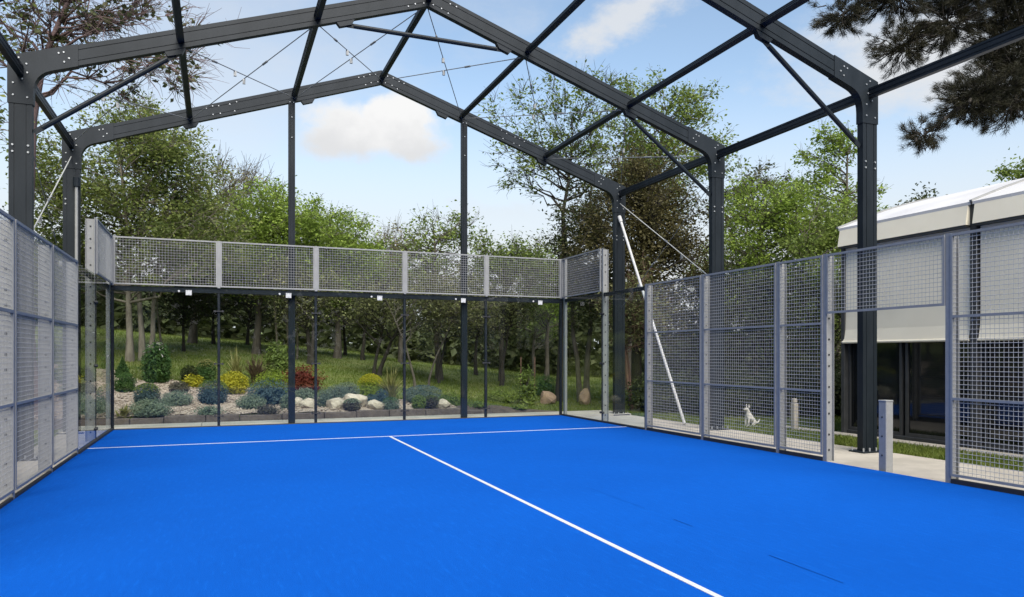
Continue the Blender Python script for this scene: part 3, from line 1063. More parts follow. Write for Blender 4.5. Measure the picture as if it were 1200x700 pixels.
def leaf_quads(c, size, rg, aspect=.55, flat=.5, droop=0.0, out=None):
    n = len(c)
    nrm = rg.normal(size=(n, 3))
    nrm[:, 2] = np.abs(nrm[:, 2]) + flat
    if out is not None:
        nrm += out * 1.1
    nrm /= np.linalg.norm(nrm, axis=1)[:, None]
    t = rg.normal(size=(n, 3))
    t[:, 2] -= droop
    t -= nrm * np.sum(t * nrm, 1)[:, None]
    t /= np.linalg.norm(t, axis=1)[:, None] + 1e-9
    s = np.cross(nrm, t)
    L = size[:, None] * rg.uniform(.65, 1.35, n)[:, None]
    W = L * aspect
    mid = c + nrm * L * .10
    V = np.stack([c - t * L * .5, mid + s * W * .5 - t * L * .08, c + t * L * .5, mid - s * W * .5 - t * L * .08], 1)
    return V.reshape(-1, 3)


def quads(n):
    return np.arange(n * 4).reshape(-1, 4)


def tree(name, label, loc, ells, ncl, nlf, rcl, lsz, lmat, bmat, tr, seed, group=None, twigs=4, twig_len=.6, lean=(0, 0), shell=.55, stems=1, flat=.7, aspect=.55, trunk_to=.75, cat='tree', fork=None, tw_r=.008, kcl=1.0):
    rg = np.random.default_rng(seed)
    base = np.array([loc[0], loc[1], float(Hh(loc[0], loc[1])) - .06])
    t = thing(name, label, cat, tuple(base), group)
    E = np.array(ells, float)
    w = (E[:, 3] ** 2 * E[:, 4]) ** .8
    pick = rg.choice(len(E), ncl, p=w / w.sum())
    d = rg.normal(size=(ncl, 3))
    d /= np.linalg.norm(d, axis=1)[:, None]
    rad = rg.uniform(0, 1, ncl) ** shell
    bump = 1 + .22 * np.sin(d[:, 0] * 5 + seed) * np.cos(d[:, 2] * 4 + d[:, 1] * 3)
    C = E[pick, :3] + d * (rad * bump)[:, None] * E[pick][:, [3, 3, 4]]
    C[:, 2] = np.maximum(C[:, 2], base[2] + .25)
    # trunk(s)
    tb = Tubes()
    cen = np.average(E[:, :3], axis=0, weights=w)
    lo = (E[:, 2] - E[:, 4]).min()
    hi = (E[:, 2] + E[:, 4]).max()
    nodes, nrad = [], []
    for s in range(stems):
        off = rg.normal(0, .28, 2) * (stems > 1)
        top = np.array([cen[0] + off[0] * 3, cen[1] + off[1] * 2, lo + (hi - lo) * trunk_to])
        b0 = base + np.array([off[0] * .5, off[1] * .5, 0])
        k = 9
        u = np.linspace(0, 1, k)
        bend = np.array([lean[0], lean[1], 0])
        P = b0 + (top - b0) * np.stack([u ** 1.5, u ** 1.5, u], 1) + bend * (np.sin(u * math.pi))[:, None]
        P[1:, :2] += np.cumsum(rg.normal(0, .045 * (top[2] - b0[2]) / 6, (k - 1, 2)), 0)
        r = tr * (1 - .82 * u) * (1.0 if s == 0 else .85)
        r[0] *= 1.35
        tb.add(P, r, 7)
        U = np.linspace(0, 1, 25)
        nodes.append(np.stack([np.interp(U, u, P[:, i]) for i in range(3)], 1)[7:])
        nrad.append(np.interp(U, u, r)[7:])
    N = np.concatenate(nodes)
    NR = np.concatenate(nrad)
    order = np.argsort(np.min(np.linalg.norm(C[:, None] - N[None], axis=2), 1))
    for q in order:
        c = C[q]
        dd = np.linalg.norm(N - c, axis=1)
        cost = dd + 1.6 * np.maximum(0, N[:, 2] - c[2] + .35 * dd) + .06 / (NR + .02)
        j = int(np.argmin(cost))
        a = N[j]
        ln = np.linalg.norm(c - a) + 1e-6
        k = 5
        u = np.linspace(0, 1, k)[:, None]
        P = a + (c - a) * u
        P[:, 2] += (np.sin(u[:, 0] * math.pi)) * ln * rg.uniform(-.10, .16)
        P[1:-1] += rg.normal(0, .05 * ln, (k - 2, 3))
        r0 = min(NR[j] * .7, .012 + .018 * ln)
        r = np.linspace(r0, max(.006, r0 * .35), k)
        tb.add(P, r, 4 if r0 > .03 else 3)
        N = np.concatenate([N, P[1:]])
        NR = np.concatenate([NR, r[1:]])
        for _ in range(twigs):
            v = rg.normal(size=3) + (c - cen) / (np.linalg.norm(c - cen) + 1e-6) * .9
            v[2] += .35
            v /= np.linalg.norm(v)
            e = c + v * twig_len * rg.uniform(.5, 1.2)
            m = (c + e) / 2 + rg.normal(0, .08 * twig_len, 3)
            tb.add([P[-2], m, e], [tw_r, tw_r * .8, tw_r * .4], 3)
    link('trunk', tb.mesh('trunk', bmat, base), t)
    if nlf:
        cnt = rg.poisson(nlf, ncl)
        idx = np.repeat(np.arange(ncl), cnt)
        g = rg.normal(size=(len(idx), 3)) * np.array([1, 1, .75]) * (rcl * rg.uniform(.6, 1.3, ncl)[idx])[:, None]
        pos = C[idx] + g
        pos[:, 2] = np.maximum(pos[:, 2], base[2] + .1)
        V = leaf_quads(pos, np.full(len(pos), lsz), rg, aspect, flat)
        link('crown', new_mesh('crown', V - base, quads(len(pos)), lmat), t)
    return t


G_TREES = 'trees on the slope behind the court'
G_UND = 'small trees under the canopy behind the glass'
tree('bare_tree', 'tall purple brown tree of bare twigs with a few round leaf clusters', (-6.64, 12.36), [(-5.7, 12.0, 9.0, 2.3, 1.8), (-4.2, 12.4, 8.7, 1.4, 1.6), (-6.4, 12.3, 10.5, 2.3, 1.1)],
     150, 12, .13, .14, M['lf_purple'], M['bark_purple'], .17, 11, twigs=11, twig_len=.75, shell=.5, tw_r=.008, aspect=.8, trunk_to=.8, lean=(-.55, 0))
tree('old_tree', 'thick reddish brown trunk with dull foliage beside the leftmost steel column', (-6.95, 9.0), [(-7.6, 9.6, 6.6, 0.8, 1.3), (-7.4, 9.4, 8.0, 0.8, 1.0), (-7.9, 9.6, 4.4, 0.6, 0.8)],
     60, 60, .22, .12, M['lf_olive'], M['bark_red'], .34, 12, twigs=6, lean=(-.2, 0))
tree('evergreen_tree', 'large dull olive evergreen behind the far left column', (-5.48, 18.54), [(-6.2, 18.8, 6.4, 1.8, 2.1), (-4.6, 19.2, 7.7, 1.6, 1.3), (-6.9, 19.1, 4.8, 1.5, 1.5), (-4.3, 18.0, 5.0, 1.5, 1.4), (-7.6, 18.4, 6.8, 1.2, 1.6)],
     260, 90, .30, .12, M['lf_olive'], M['bark_pale'], .11, 13, twigs=5)
tree('evergreen_tree', 'olive tree on two pale slender trunks right of the single pale trunk', (-5.0, 18.9), [(-4.1, 20.4, 6.4, 1.9, 1.8), (-5.5, 20.0, 8.6, 1.5, 1.2), (-3.0, 19.5, 4.9, 1.2, 1.1)],
     170, 85, .30, .125, M['lf_olive'], M['bark_pale'], .095, 14, twigs=5, stems=2)
tree('feathery_tree', 'feathery tan tree with fine bare shoots left of the bright green tree', (-3.96, 25.32), [(-2.6, 24.7, 7.7, 1.7, 1.6), (-3.7, 25.2, 5.9, 2.0, 1.7)],
     110, 45, .32, .11, M['lf_tan'], M['bark'], .16, 15, twigs=12, twig_len=1.0, tw_r=.010)
tree('leafy_tree', 'bright green rounded tree behind the left gable post', (-1.69, 23.30), [(-0.9, 23.0, 6.4, 2.2, 1.6), (-1.7, 23.3, 5.0, 2.0, 1.4)],
     200, 125, .30, .12, M['lf_bright'], M['bark'], .15, 16, twigs=4)
tree('leafy_tree', 'bright green spreading tree between the two gable posts', (1.43, 24.17), [(1.1, 24.3, 6.2, 2.0, 1.5), (2.5, 23.7, 5.3, 1.4, 1.1), (1.0, 24.4, 4.5, 2.1, 1.2)],
     180, 120, .30, .12, M['lf_bright'], M['bark'], .15, 17, twigs=4)
tree('thin_tree', 'thin brownish tree of fine twigs left of the right gable post', (4.26, 25.17), [(4.1, 25.2, 5.6, 1.5, 1.4), (3.2, 25, 4.6, 1.3, 1.0)],
     80, 40, .28, .12, M['lf_tan'], M['bark'], .12, 18, twigs=9, twig_len=.8)
tree('open_tree', 'open crowned tree with sparse leaves around the right gable post', (4.45, 19.68), [(4.7, 19.6, 5.9, 1.4, 1.2), (4.0, 19.9, 4.8, 1.7, 1.3)],
     95, 42, .24, .13, M['lf_mid'], M['bark'], .13, 19, twigs=6, shell=.45)
tree('small_tree', 'small green tree just right of the right gable post', (7.58, 21.63), [(7.6, 21.6, 5.3, 1.4, 1.2), (9.2, 22.3, 5.3, 1.3, 1.1)],
     110, 60, .26, .13, M['lf_mid'], M['bark'], .12, 20, twigs=5)
tree('small_tree', 'small green tree low behind the tall airy tree', (10.03, 22.78), [(10.2, 22.7, 5.2, 1.4, 1.2), (10.0, 22.7, 3.8, 1.3, 1.0)],
     90, 65, .26, .13, M['lf_bright'], M['bark'], .12, 21, twigs=5)
tree('airy_tree', 'tall airy tree with dark forked trunk and sparse leaves behind the right gable post', (7.62, 15.9), [(7.1, 16.1, 9.0, 1.8, 1.9), (8.5, 15.6, 9.7, 1.4, 1.3), (6.5, 16.3, 8.0, 1.2, 1.1), (9.2, 16.3, 8.0, 1.5, 1.5)],
     165, 26, .20, .125, M['lf_mid'], M['bark_dark'], .17, 22, twigs=7, twig_len=.6, shell=.42, lean=(-.15, 0), trunk_to=.45)
tree('tall_tree', 'tallest green tree crossed by the right rafter of the middle frame', (12.27, 19.69), [(14.0, 19.0, 10.0, 2.2, 2.1), (12.5, 19.6, 12.1, 1.7, 1.0), (15.6, 18.3, 9.2, 1.0, 1.4), (12.4, 19.6, 10.2, 1.9, 1.7), (14.7, 18.7, 11.6, 1.2, 0.9), (13.2, 19.2, 7.8, 2.2, 1.6)],
     230, 48, .27, .15, M['lf_mid'], M['bark'], .2, 23, twigs=5, shell=.45)
tree('dense_tree', 'dense brownish green evergreen between the far and middle right columns', (9.22, 13.70), [(9.3, 13.7, 6.7, 1.6, 1.7), (8.3, 13.1, 4.8, 1.5, 1.6), (10.3, 13.2, 4.9, 1.4, 1.9), (9.8, 13.4, 3.0, 1.6, 1.6)],
     300, 110, .28, .105, M['lf_brown'], M['bark_dark'], .2, 24, twigs=4, shell=.5)
tree('ivy_tree', 'dark leafy tree just left of the far right column', (8.12, 15.02), [(8.1, 15.0, 5.4, 1.2, 1.9), (7.9, 15.1, 3.6, 1.0, 1.3)],
     130, 75, .24, .11, M['lf_dark'], M['bark'], .12, 25, twigs=5, stems=2)
tree('bushy_tree', 'rounded green bushy tree right of the middle right column', (15.69, 15.03), [(15.7, 15.0, 6.3, 1.9, 1.7), (15.0, 15.3, 4.8, 2.0, 1.6), (14.2, 15.2, 3.2, 1.8, 1.4)],
     220, 95, .30, .13, M['lf_bright'], M['bark'], .16, 26, twigs=4)
tree('bushy_tree', 'darker green bushy tree behind the right fence near the pavilion corner', (16.55, 13.60), [(16.7, 13.5, 5.6, 1.7, 1.6), (15.3, 13.0, 4.0, 1.8, 1.6), (14.6, 12.4, 2.2, 1.8, 1.3)],
     200, 95, .30, .125, M['lf_mid'], M['bark'], .16, 27, twigs=4)
tree('airy_tree', 'light green tree with open crown behind the nearest right column', (19.18, 15.75), [(19.3, 15.7, 8.8, 1.6, 1.6), (20.3, 15.3, 7.5, 1.1, 1.3), (17.9, 16.3, 7.8, 1.2, 1.3), (19.5, 15.6, 10.0, 0.9, 0.7), (19.3, 15.7, 6.6, 1.7, 1.3)],
     150, 48, .24, .15, M['lf_bright'], M['bark'], .16, 28, twigs=5, shell=.45)
tree('airy_tree', 'small open tree rising above the bushy tree beside the middle right column', (18.35, 19.34), [(18.5, 19.3, 8.5, 1.2, 1.3), (17.6, 19.7, 7.5, 1.1, 1.5)],
     70, 32, .24, .16, M['lf_purple'], M['bark'], .12, 29, twigs=6, shell=.45)
tree('far_tree', 'far dark tree top peeping over the pavilion roof near its left end', (39.1, 29.15), [(39.6, 28.9, 11.0, 1.5, .9), (39.3, 29, 9, 2.4, 1.6)], 60, 60, .4, .28, M['lf_dark'], M['bark_dark'], .2, 30, twigs=3)
tree('far_tree', 'far green tree top over the pavilion roof at the right picture edge', (45.3, 26.6), [(45.6, 26.4, 13.6, 1.4, 1.0), (45.3, 26.6, 11, 2.2, 1.8)], 60, 60, .4, .28, M['lf_mid'], M['bark_dark'], .2, 31, twigs=3)

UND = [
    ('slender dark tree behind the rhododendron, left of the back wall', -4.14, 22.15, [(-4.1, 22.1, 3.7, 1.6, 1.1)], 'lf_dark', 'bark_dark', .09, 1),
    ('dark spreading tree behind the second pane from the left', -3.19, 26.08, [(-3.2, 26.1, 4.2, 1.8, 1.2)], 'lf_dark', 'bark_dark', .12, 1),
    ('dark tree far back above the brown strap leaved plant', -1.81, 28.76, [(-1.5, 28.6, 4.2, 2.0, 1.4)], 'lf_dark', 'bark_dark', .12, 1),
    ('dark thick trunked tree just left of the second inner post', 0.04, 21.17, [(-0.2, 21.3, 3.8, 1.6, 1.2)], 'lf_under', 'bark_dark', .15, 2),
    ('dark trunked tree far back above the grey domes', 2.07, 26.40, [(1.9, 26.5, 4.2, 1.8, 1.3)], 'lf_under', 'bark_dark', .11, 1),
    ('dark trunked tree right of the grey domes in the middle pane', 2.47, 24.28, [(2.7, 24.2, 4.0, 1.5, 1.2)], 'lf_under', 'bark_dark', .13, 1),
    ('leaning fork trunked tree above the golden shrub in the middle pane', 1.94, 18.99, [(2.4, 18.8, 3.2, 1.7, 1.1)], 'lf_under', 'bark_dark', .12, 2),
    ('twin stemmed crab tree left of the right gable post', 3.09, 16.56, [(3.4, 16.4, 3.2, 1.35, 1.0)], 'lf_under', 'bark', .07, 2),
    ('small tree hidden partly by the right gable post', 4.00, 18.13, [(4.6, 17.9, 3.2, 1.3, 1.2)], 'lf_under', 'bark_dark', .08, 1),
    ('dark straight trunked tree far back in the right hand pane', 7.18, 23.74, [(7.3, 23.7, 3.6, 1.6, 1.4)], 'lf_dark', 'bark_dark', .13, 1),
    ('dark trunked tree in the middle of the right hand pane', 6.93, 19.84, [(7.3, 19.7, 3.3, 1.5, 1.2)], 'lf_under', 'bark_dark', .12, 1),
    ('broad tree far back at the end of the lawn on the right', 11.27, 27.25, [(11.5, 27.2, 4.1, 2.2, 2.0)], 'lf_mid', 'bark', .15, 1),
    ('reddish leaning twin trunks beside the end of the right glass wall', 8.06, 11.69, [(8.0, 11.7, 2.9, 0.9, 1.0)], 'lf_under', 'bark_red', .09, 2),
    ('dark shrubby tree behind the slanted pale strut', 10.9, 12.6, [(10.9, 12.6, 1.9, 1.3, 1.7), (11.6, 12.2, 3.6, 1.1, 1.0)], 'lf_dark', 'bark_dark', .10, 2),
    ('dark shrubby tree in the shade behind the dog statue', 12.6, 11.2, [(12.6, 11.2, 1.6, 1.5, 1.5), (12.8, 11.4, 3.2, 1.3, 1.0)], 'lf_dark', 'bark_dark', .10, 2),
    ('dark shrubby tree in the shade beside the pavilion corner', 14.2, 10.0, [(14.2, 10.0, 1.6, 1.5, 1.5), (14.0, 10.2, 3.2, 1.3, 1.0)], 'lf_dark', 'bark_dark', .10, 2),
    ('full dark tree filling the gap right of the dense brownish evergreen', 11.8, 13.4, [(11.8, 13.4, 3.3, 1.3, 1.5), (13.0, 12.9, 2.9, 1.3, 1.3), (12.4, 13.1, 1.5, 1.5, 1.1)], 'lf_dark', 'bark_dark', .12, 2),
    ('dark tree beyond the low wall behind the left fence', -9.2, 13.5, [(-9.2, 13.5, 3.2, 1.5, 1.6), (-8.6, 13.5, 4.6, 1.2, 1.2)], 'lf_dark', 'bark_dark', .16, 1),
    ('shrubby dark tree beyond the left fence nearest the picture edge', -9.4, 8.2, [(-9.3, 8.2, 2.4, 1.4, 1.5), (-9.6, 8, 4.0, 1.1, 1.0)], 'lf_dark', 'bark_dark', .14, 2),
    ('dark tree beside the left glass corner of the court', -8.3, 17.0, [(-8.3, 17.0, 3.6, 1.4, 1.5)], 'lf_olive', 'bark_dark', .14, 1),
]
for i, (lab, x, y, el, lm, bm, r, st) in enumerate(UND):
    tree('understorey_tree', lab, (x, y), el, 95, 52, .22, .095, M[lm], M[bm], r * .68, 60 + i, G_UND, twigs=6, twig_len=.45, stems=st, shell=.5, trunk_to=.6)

# thin bare saplings
for i, (x, y, h, lab) in enumerate(((-.93, 22.4, 3.4, 'leftmost of three thin pale bare stems behind the second pane'), (-.55, 22.6, 3.3, 'middle one of three thin pale bare stems behind the second pane'),
                                    (-.28, 22.5, 3.2, 'rightmost of three thin pale bare stems, left of the gable post'), (-4.66, 20.4, 2.2, 'short pale stump like stem right of the two pale trunks'))):
    rg = np.random.default_rng(300 + i)
    z0 = float(Hh(x, y)) - .05
    t = thing('sapling', lab, 'sapling', (x, y, z0), 'thin pale stems behind the glass')
    tb = Tubes()
    k = 7
    u = np.linspace(0, 1, k)
    P = np.stack([x + (i % 3 - 1) * .22 * u + np.cumsum(rg.normal(0, .02, k)), y + 0 * u, z0 + u * h], 1)
    tb.add(P, .05 * (1 - .55 * u), 6)
    for _ in range(5):
        a = P[rg.integers(3, 7)]
        tb.add([a, a + rg.normal(0, .2, 3) + (0, 0, .3), a + rg.normal(0, .3, 3) + (0, 0, .7)], [.016, .011, .006], 4)
    link('trunk', tb.mesh('trunk', M['bark_pale'], (x, y, z0)), t)

# tall pine whose boughs hang in from the right
def pine():
    rg = np.random.default_rng(41)
    bx, by = 15.9, 3.2
    base = np.array([bx, by, -.15])
    t = thing('pine_tree', 'tall pine behind the pavilion with long needled boughs hanging into the upper right', 'tree', tuple(base))
    tb = Tubes()
    u = np.linspace(0, 1, 9)
    P = base + np.stack([-.4 * np.sin(u * 3), .2 * np.sin(u * 4), 12.5 * u], 1)
    tb.add(P, .32 * (1 - .75 * u), 9)
    E = [(9.74, 5.59, 9.05, .80, .38), (11.05, 5.05, 8.36, .95, .55), (11.93, 4.68, 8.92, 1.1, .70), (13.15, 4.18, 8.45, 1.1, .95), (11.45, 3.83, 6.80, .85, .55), (10.60, 4.17, 6.10, .45, .40),
         (12.36, 3.42, 6.80, .80, .70), (12.97, 4.25, 9.77, 1.5, .80), (10.88, 5.12, 9.45, 1.1, .55), (13.3, 3.2, 7.6, .9, .8), (12.2, 4.6, 9.7, 1.0, .6), (13.5, 4.0, 9.2, 1.0, .7), (11.9, 3.8, 7.05, .9, .6), (12.9, 3.8, 7.75, 1.0, .65), (15.5, 3.2, 10.5, 2.2, 1.2), (17.5, 3.4, 9, 1.8, 1.4), (15.5, 1.5, 8.6, 1.6, 1.2)]
    cnt = [60, 80, 120, 180, 80, 34, 100, 150, 95, 110, 110, 110, 90, 100, 110, 80, 70]
    ctrs = [np.array(e[:3]) for e in E]
    tips, dirs = [], []
    for i, (e, c) in enumerate(zip(E, cnt)):
        ctr = ctrs[i]
        # a bough grows out of the next bough nearer the stem, or out of the stem
        j = int(np.argmin(np.abs(P[:, 2] - (ctr[2] + .3))))
        cand = [(np.linalg.norm(q - ctr), q) for q in ctrs if q[0] > ctr[0] + .25 and q[2] > ctr[2] - .4] + [(np.linalg.norm(P[j] - ctr) * .8, P[j])]
        a = min(cand, key=lambda t_: t_[0])[1]
        m = (a + ctr) / 2 + rg.normal(0, .08, 3) + np.array([0, 0, .12])
        tb.add([a, m, ctr], [.06, .042, .022], 6)
        for _ in range(c):
            d = rg.normal(size=3)
            d /= np.linalg.norm(d)
            q = ctr + d * rg.uniform(.12, 1.08) ** .6 * np.array([e[3], e[3], e[4]])
            w = (q - ctr)
            s = ctr + w * rg.uniform(.1, .6) + rg.normal(0, .06, 3)
            tb.add([s, (s + q) / 2 + rg.normal(0, .05, 3) + (0, 0, -.05), q], [.014, .010, .006], 4)
            v = (q - s) / (np.linalg.norm(q - s) + 1e-6) + np.array([-.15, 0, .2])
            for kk in range(3):
                tips.append(q - (q - s) * .22 * kk + rg.normal(0, .02, 3))
                dirs.append(v)
    link('trunk', tb.mesh('trunk', M['bark_dark'], base), t)
    T = np.array(tips)
    D = np.array(dirs)
    D /= np.linalg.norm(D, axis=1)[:, None]
    k = 46
    n = len(T) * k
    d = np.repeat(D, k, 0) * 1.0 + rg.normal(size=(n, 3)) * .55
    d /= np.linalg.norm(d, axis=1)[:, None]
    L = rg.uniform(.09, .17, n)[:, None]
    p0 = np.repeat(T, k, 0) + rg.normal(0, .03, (n, 3))
    s = np.cross(d, rg.normal(size=(n, 3)))
    s /= np.linalg.norm(s, axis=1)[:, None]
    p1 = p0 + d * L
    p1[:, 2] -= L[:, 0] * .12
    V = np.stack([p0 - s * .0036, p0 + s * .0036, p1], 1).reshape(-1, 3)
    link('needles', new_mesh('needles', V - base, np.arange(n * 3).reshape(-1, 3), M['needle']), t)
    cm = MB()
    for _ in range(40):
        q = T[rg.integers(0, len(T) * 3 // 4)] + rg.normal(0, .08, 3)
        cm.tube(q, q + Vector((rg.normal(0, .03), 0, -.07)), .028, 6)
    link('cones', cm.mesh('cones', M['bark_dark'], base), t, kind='stuff')


pine()

# the wood farther off reads as one mass
def far_wood():
    rg = np.random.default_rng(77)
    n = 78000
    ang = rg.uniform(-.85, .98, n)          # bearing about the court
    dist = rg.uniform(40, 62, n)
    x = -3 + np.sin(ang) * dist
    y = -7.5 + np.cos(ang) * dist
    hmax = 3.6 + 1.2 * np.sin(ang * 17) + 0.9 * np.sin(ang * 41 + 1) + .8 * np.sin(dist * .9)
    hmax = np.clip(hmax - 1.2 * (ang > .55), 1.6, 7)
    z = Hh(x, y) + hmax * rg.uniform(0, 1, n) ** .8
    # unseen belt of trees added round the other sides to darken the reflections
    n2 = 46000
    a2 = rg.uniform(1.25, 5.45, n2)
    d2 = rg.uniform(24, 38, n2)
    x2, y2 = np.sin(a2) * d2, np.cos(a2) * d2
    h2 = 11.5 + 2 * np.sin(a2 * 9) + 1.6 * np.sin(a2 * 23 + 1)
    x, y = np.append(x, x2), np.append(y, y2)
    z = np.append(z, Hh(x2, y2) + h2 * rg.uniform(0, 1, n2) ** .9)
    n += n2
    c = np.stack([x, y, z], 1)
    V = leaf_quads(c, np.where(np.arange(n) < n - n2, .48, .75), rg, .7, .4)
    link('far_wood', new_mesh('far_wood', V, quads(n), M['lf_wood']), kind='stuff')


far_wood()

# ------------------------------------------------------------------ rock garden
def dome(name, label, x, y, w0, h0, lmat, seed, n=1300, lsz=.042, top=None, topmat=None, cat='shrub', group=None, jag=.10, aspect=.5, cone=False):
    w, h = w0 * 1.12, h0 * 1.06
    rg = np.random.default_rng(seed)
    z0 = float(Hh(x, y)) + .02
    t = thing(name, label, cat, (x, y, z0), group)
    n = int(n * max(.5, min(2.2, (w * h) / .2)))
    d = rg.normal(size=(n, 3))
    d[:, 2] = np.abs(d[:, 2])
    d /= np.linalg.norm(d, axis=1)[:, None]
    r = rg.uniform(.72, 1, n) * (1 + jag * np.sin(d[:, 0] * 7 + seed) * np.cos(d[:, 1] * 6 + d[:, 2] * 5))
    if not cone:
        d[:, 2] = rg.uniform(-.72, 1, n)
        q = np.sqrt(np.maximum(0, 1 - d[:, 2] ** 2) / (d[:, 0] ** 2 + d[:, 1] ** 2 + 1e-9))
        d[:, 0] *= q
        d[:, 1] *= q
    p = d * r[:, None] * np.array([w / 2, w / 2, h * (1 if cone else .58)]) + np.array([0, 0, 0 if cone else h * .42])
    if cone:
        k = 1 - np.clip(p[:, 2] / h, 0, 1) * .85
        p[:, 0] *= k
        p[:, 1] *= k
    V = leaf_quads(p, np.full(n, lsz), rg, aspect, .2, out=d)
    fo = link('foliage', new_mesh('foliage', V, quads(n), lmat), t)
    # inner mass of older growth and stems
    tb = Tubes()
    for _ in range(16):
        e = rg.normal(size=3)
        e[2] = abs(e[2]) + .3
        e /= np.linalg.norm(e)
        e = e * np.array([w * .42, w * .42, h * .85]) * (.6 if cone else 1)
        tb.add([(0, 0, -.05), e * .5 + rg.normal(0, .02, 3), e], [.014, .010, .005], 4)
    link('stems', tb.mesh('stems', M['bark'], (0, 0, 0)), t)
    # dense inner leaves stop the view through
    n2 = n // 2
    d2 = rg.normal(size=(n2, 3))
    d2[:, 2] = np.abs(d2[:, 2])
    d2 /= np.linalg.norm(d2, axis=1)[:, None]
    p2 = d2 * rg.uniform(.35, .75, n2)[:, None] * np.array([w / 2, w / 2, h])
    if cone:
        k = 1 - np.clip(p2[:, 2] / h, 0, 1) * .85
        p2[:, :2] *= k[:, None]
    link('inner_foliage', new_mesh('inner_foliage', leaf_quads(p2, np.full(n2, lsz * 2.2), rg, .8, .2), quads(n2), lmat), t)
    if topmat:
        n3 = int(n * top)
        d3 = rg.normal(size=(n3, 3))
        d3[:, 2] = np.abs(d3[:, 2]) + .7
        d3 /= np.linalg.norm(d3, axis=1)[:, None]
        p3 = d3 * rg.uniform(.95, 1.06, n3)[:, None] * np.array([w / 2, w / 2, h * .58]) + np.array([0, 0, h * .42])
        link('new_growth', new_mesh('new_growth', leaf_quads(p3, np.full(n3, lsz), rg, aspect, .2, out=d3), quads(n3), topmat), t)
    return t


def strap(name, label, x, y, w, h, lmat, seed, n=70):
    rg = np.random.default_rng(seed)
    z0 = float(Hh(x, y)) + .02
    t = thing(name, label, 'plant', (x, y, z0))
    V, F = [], []
    for i in range(n):
        a = rg.uniform(0, 6.28)
        o = np.array([math.cos(a), math.sin(a), 0])
        s = np.array([-o[1], o[0], 0])
        L = h * rg.uniform(.7, 1.2)
        sp = rg.uniform(.15, 1.0) * w * .68
        k = 5
        b = rg.normal(0, .05, 2)
        for j in range(k):
            u = j / (k - 1)
            p = np.array([b[0], b[1], 0]) + o * sp * u ** 1.6 + np.array([0, 0, L * (u - .48 * u * u * (sp / (w * .68)) ** 1.2)])
            wd = .024 * (1 - u ** 2.2) + .002
            V += [p - s * wd, p + s * wd]
        q = i * 2 * k
        for j in range(k - 1):
            F.append((q + 2 * j, q + 2 * j + 1, q + 2 * j + 3, q + 2 * j + 2))
    link('strap_leaves', new_mesh('strap_leaves', np.array(V), np.array(F), lmat), t)
    # bases of the fans
    tb = Tubes()
    for _ in range(6):
        e = rg.normal(0, .06, 3)
        e[2] = .16
        tb.add([(e[0] * .5, e[1] * .5, -.04), e], [.03, .02], 5)
    link('fan_base', tb.mesh('fan_base', lmat, (0, 0, 0)), t)
    return t


def boulder(label, x, y, w, h, mat, seed, name='boulder', group='pale boulders along the front of the rock garden', sq=1.0):
    rg = np.random.default_rng(seed)
    bm = bmesh.new()
    bmesh.ops.create_icosphere(bm, subdivisions=3, radius=1)
    planes = [(Vector(rg.normal(size=3)).normalized(), rg.uniform(.60, .92)) for _ in range(11)]
    ph = rg.uniform(0, 6, 4)
    for v in bm.verts:
        c = v.co
        for nrm, dd in planes:
            s = c.dot(nrm) - dd
            if s > 0:
                c = c - nrm * s * .9
        k = 1 + .05 * math.sin(c.x * 7 + ph[0]) * math.sin(c.y * 6 + ph[1]) + .035 * math.sin(c.z * 13 + ph[2]) * math.sin(c.x * 11 + ph[3])
        v.co = Vector((c.x * k * w / 2 * 1.12, c.y * k * w / 2 * rg.uniform(.95, .97), c.z * k * h * .62 + h * .38))
    me = bpy.data.meshes.new(name)
    bm.to_mesh(me)
    bm.free()
    me.materials.append(mat)
    o = link(name, me, None, (x, y, float(Hh(x, y)) + .01), rg.uniform(-.6, .6))
    o['label'] = label
    o['category'] = 'boulder'
    if group:
        o['group'] = group
    return o


dome('conifer', 'small dark cone shaped conifer at the left end of the rock garden', -5.36, 15.46, .43, .50, M['lf_green'], 1, cone=True)
dome('clipped_shrub', 'clipped dark green ball beside the left corner post', -5.18, 14.19, .50, .44, M['lf_green'], 2, n=1200, lsz=.04)
rh = dome('rhododendron', 'tall dark leafed rhododendron with a few pale flowers in front of the pale trunks', -4.53, 15.16, .62, .98, M['lf_green'], 3, n=700, lsz=.10, top=.018, topmat=M['flower'], aspect=.4, jag=.3)
dome('blue_shrub', 'blue green dome with olive top left of the sage cushions', -4.61, 13.25, .56, .45, M['lf_blue'], 4, top=.3, topmat=M['lf_mid'])
dome('sage_cushion', 'grey sage cushion spilling over the stone edging at the left', -4.44, 12.02, .80, .36, M['lf_sage'], 5, jag=.2)
dome('sage_cushion', 'grey green mat on the gravel right of the olive topped blue dome', -3.95, 13.09, .66, .33, M['lf_sage'], 6, jag=.2)
dome('olive_cushion', 'small olive brown cushion in the gravel behind the sage mat', -3.94, 14.22, .46, .27, M['lf_purpleherb'], 7, jag=.2)
dome('golden_shrub', 'small spiky golden shrub left of the dark blue dome', -3.62, 14.79, .44, .33, M['lf_yellow'], 8, n=500, lsz=.07, jag=.25)
dome('dark_shrub', 'dark green dome behind the small golden shrub', -3.74, 15.38, .42, .42, M['lf_dark'], 9)
dome('variegated_shrub', 'green shrub with cream topped shoots at the back of the rock garden', -3.32, 15.48, .50, .56, M['lf_green'], 10, top=.25, topmat=M['lf_strapgreen'])
dome('blue_shrub', 'large dark blue green dome in front of the first inner post', -3.14, 13.24, .66, .55, M['lf_blue'], 11, n=1200, top=.25, topmat=M['lf_mid'])
strap('spiky_plant', 'small yellowish spiky plant at the foot of the left corner', -4.97, 12.0, .40, .26, M['lf_strapgreen'], 12, 40)
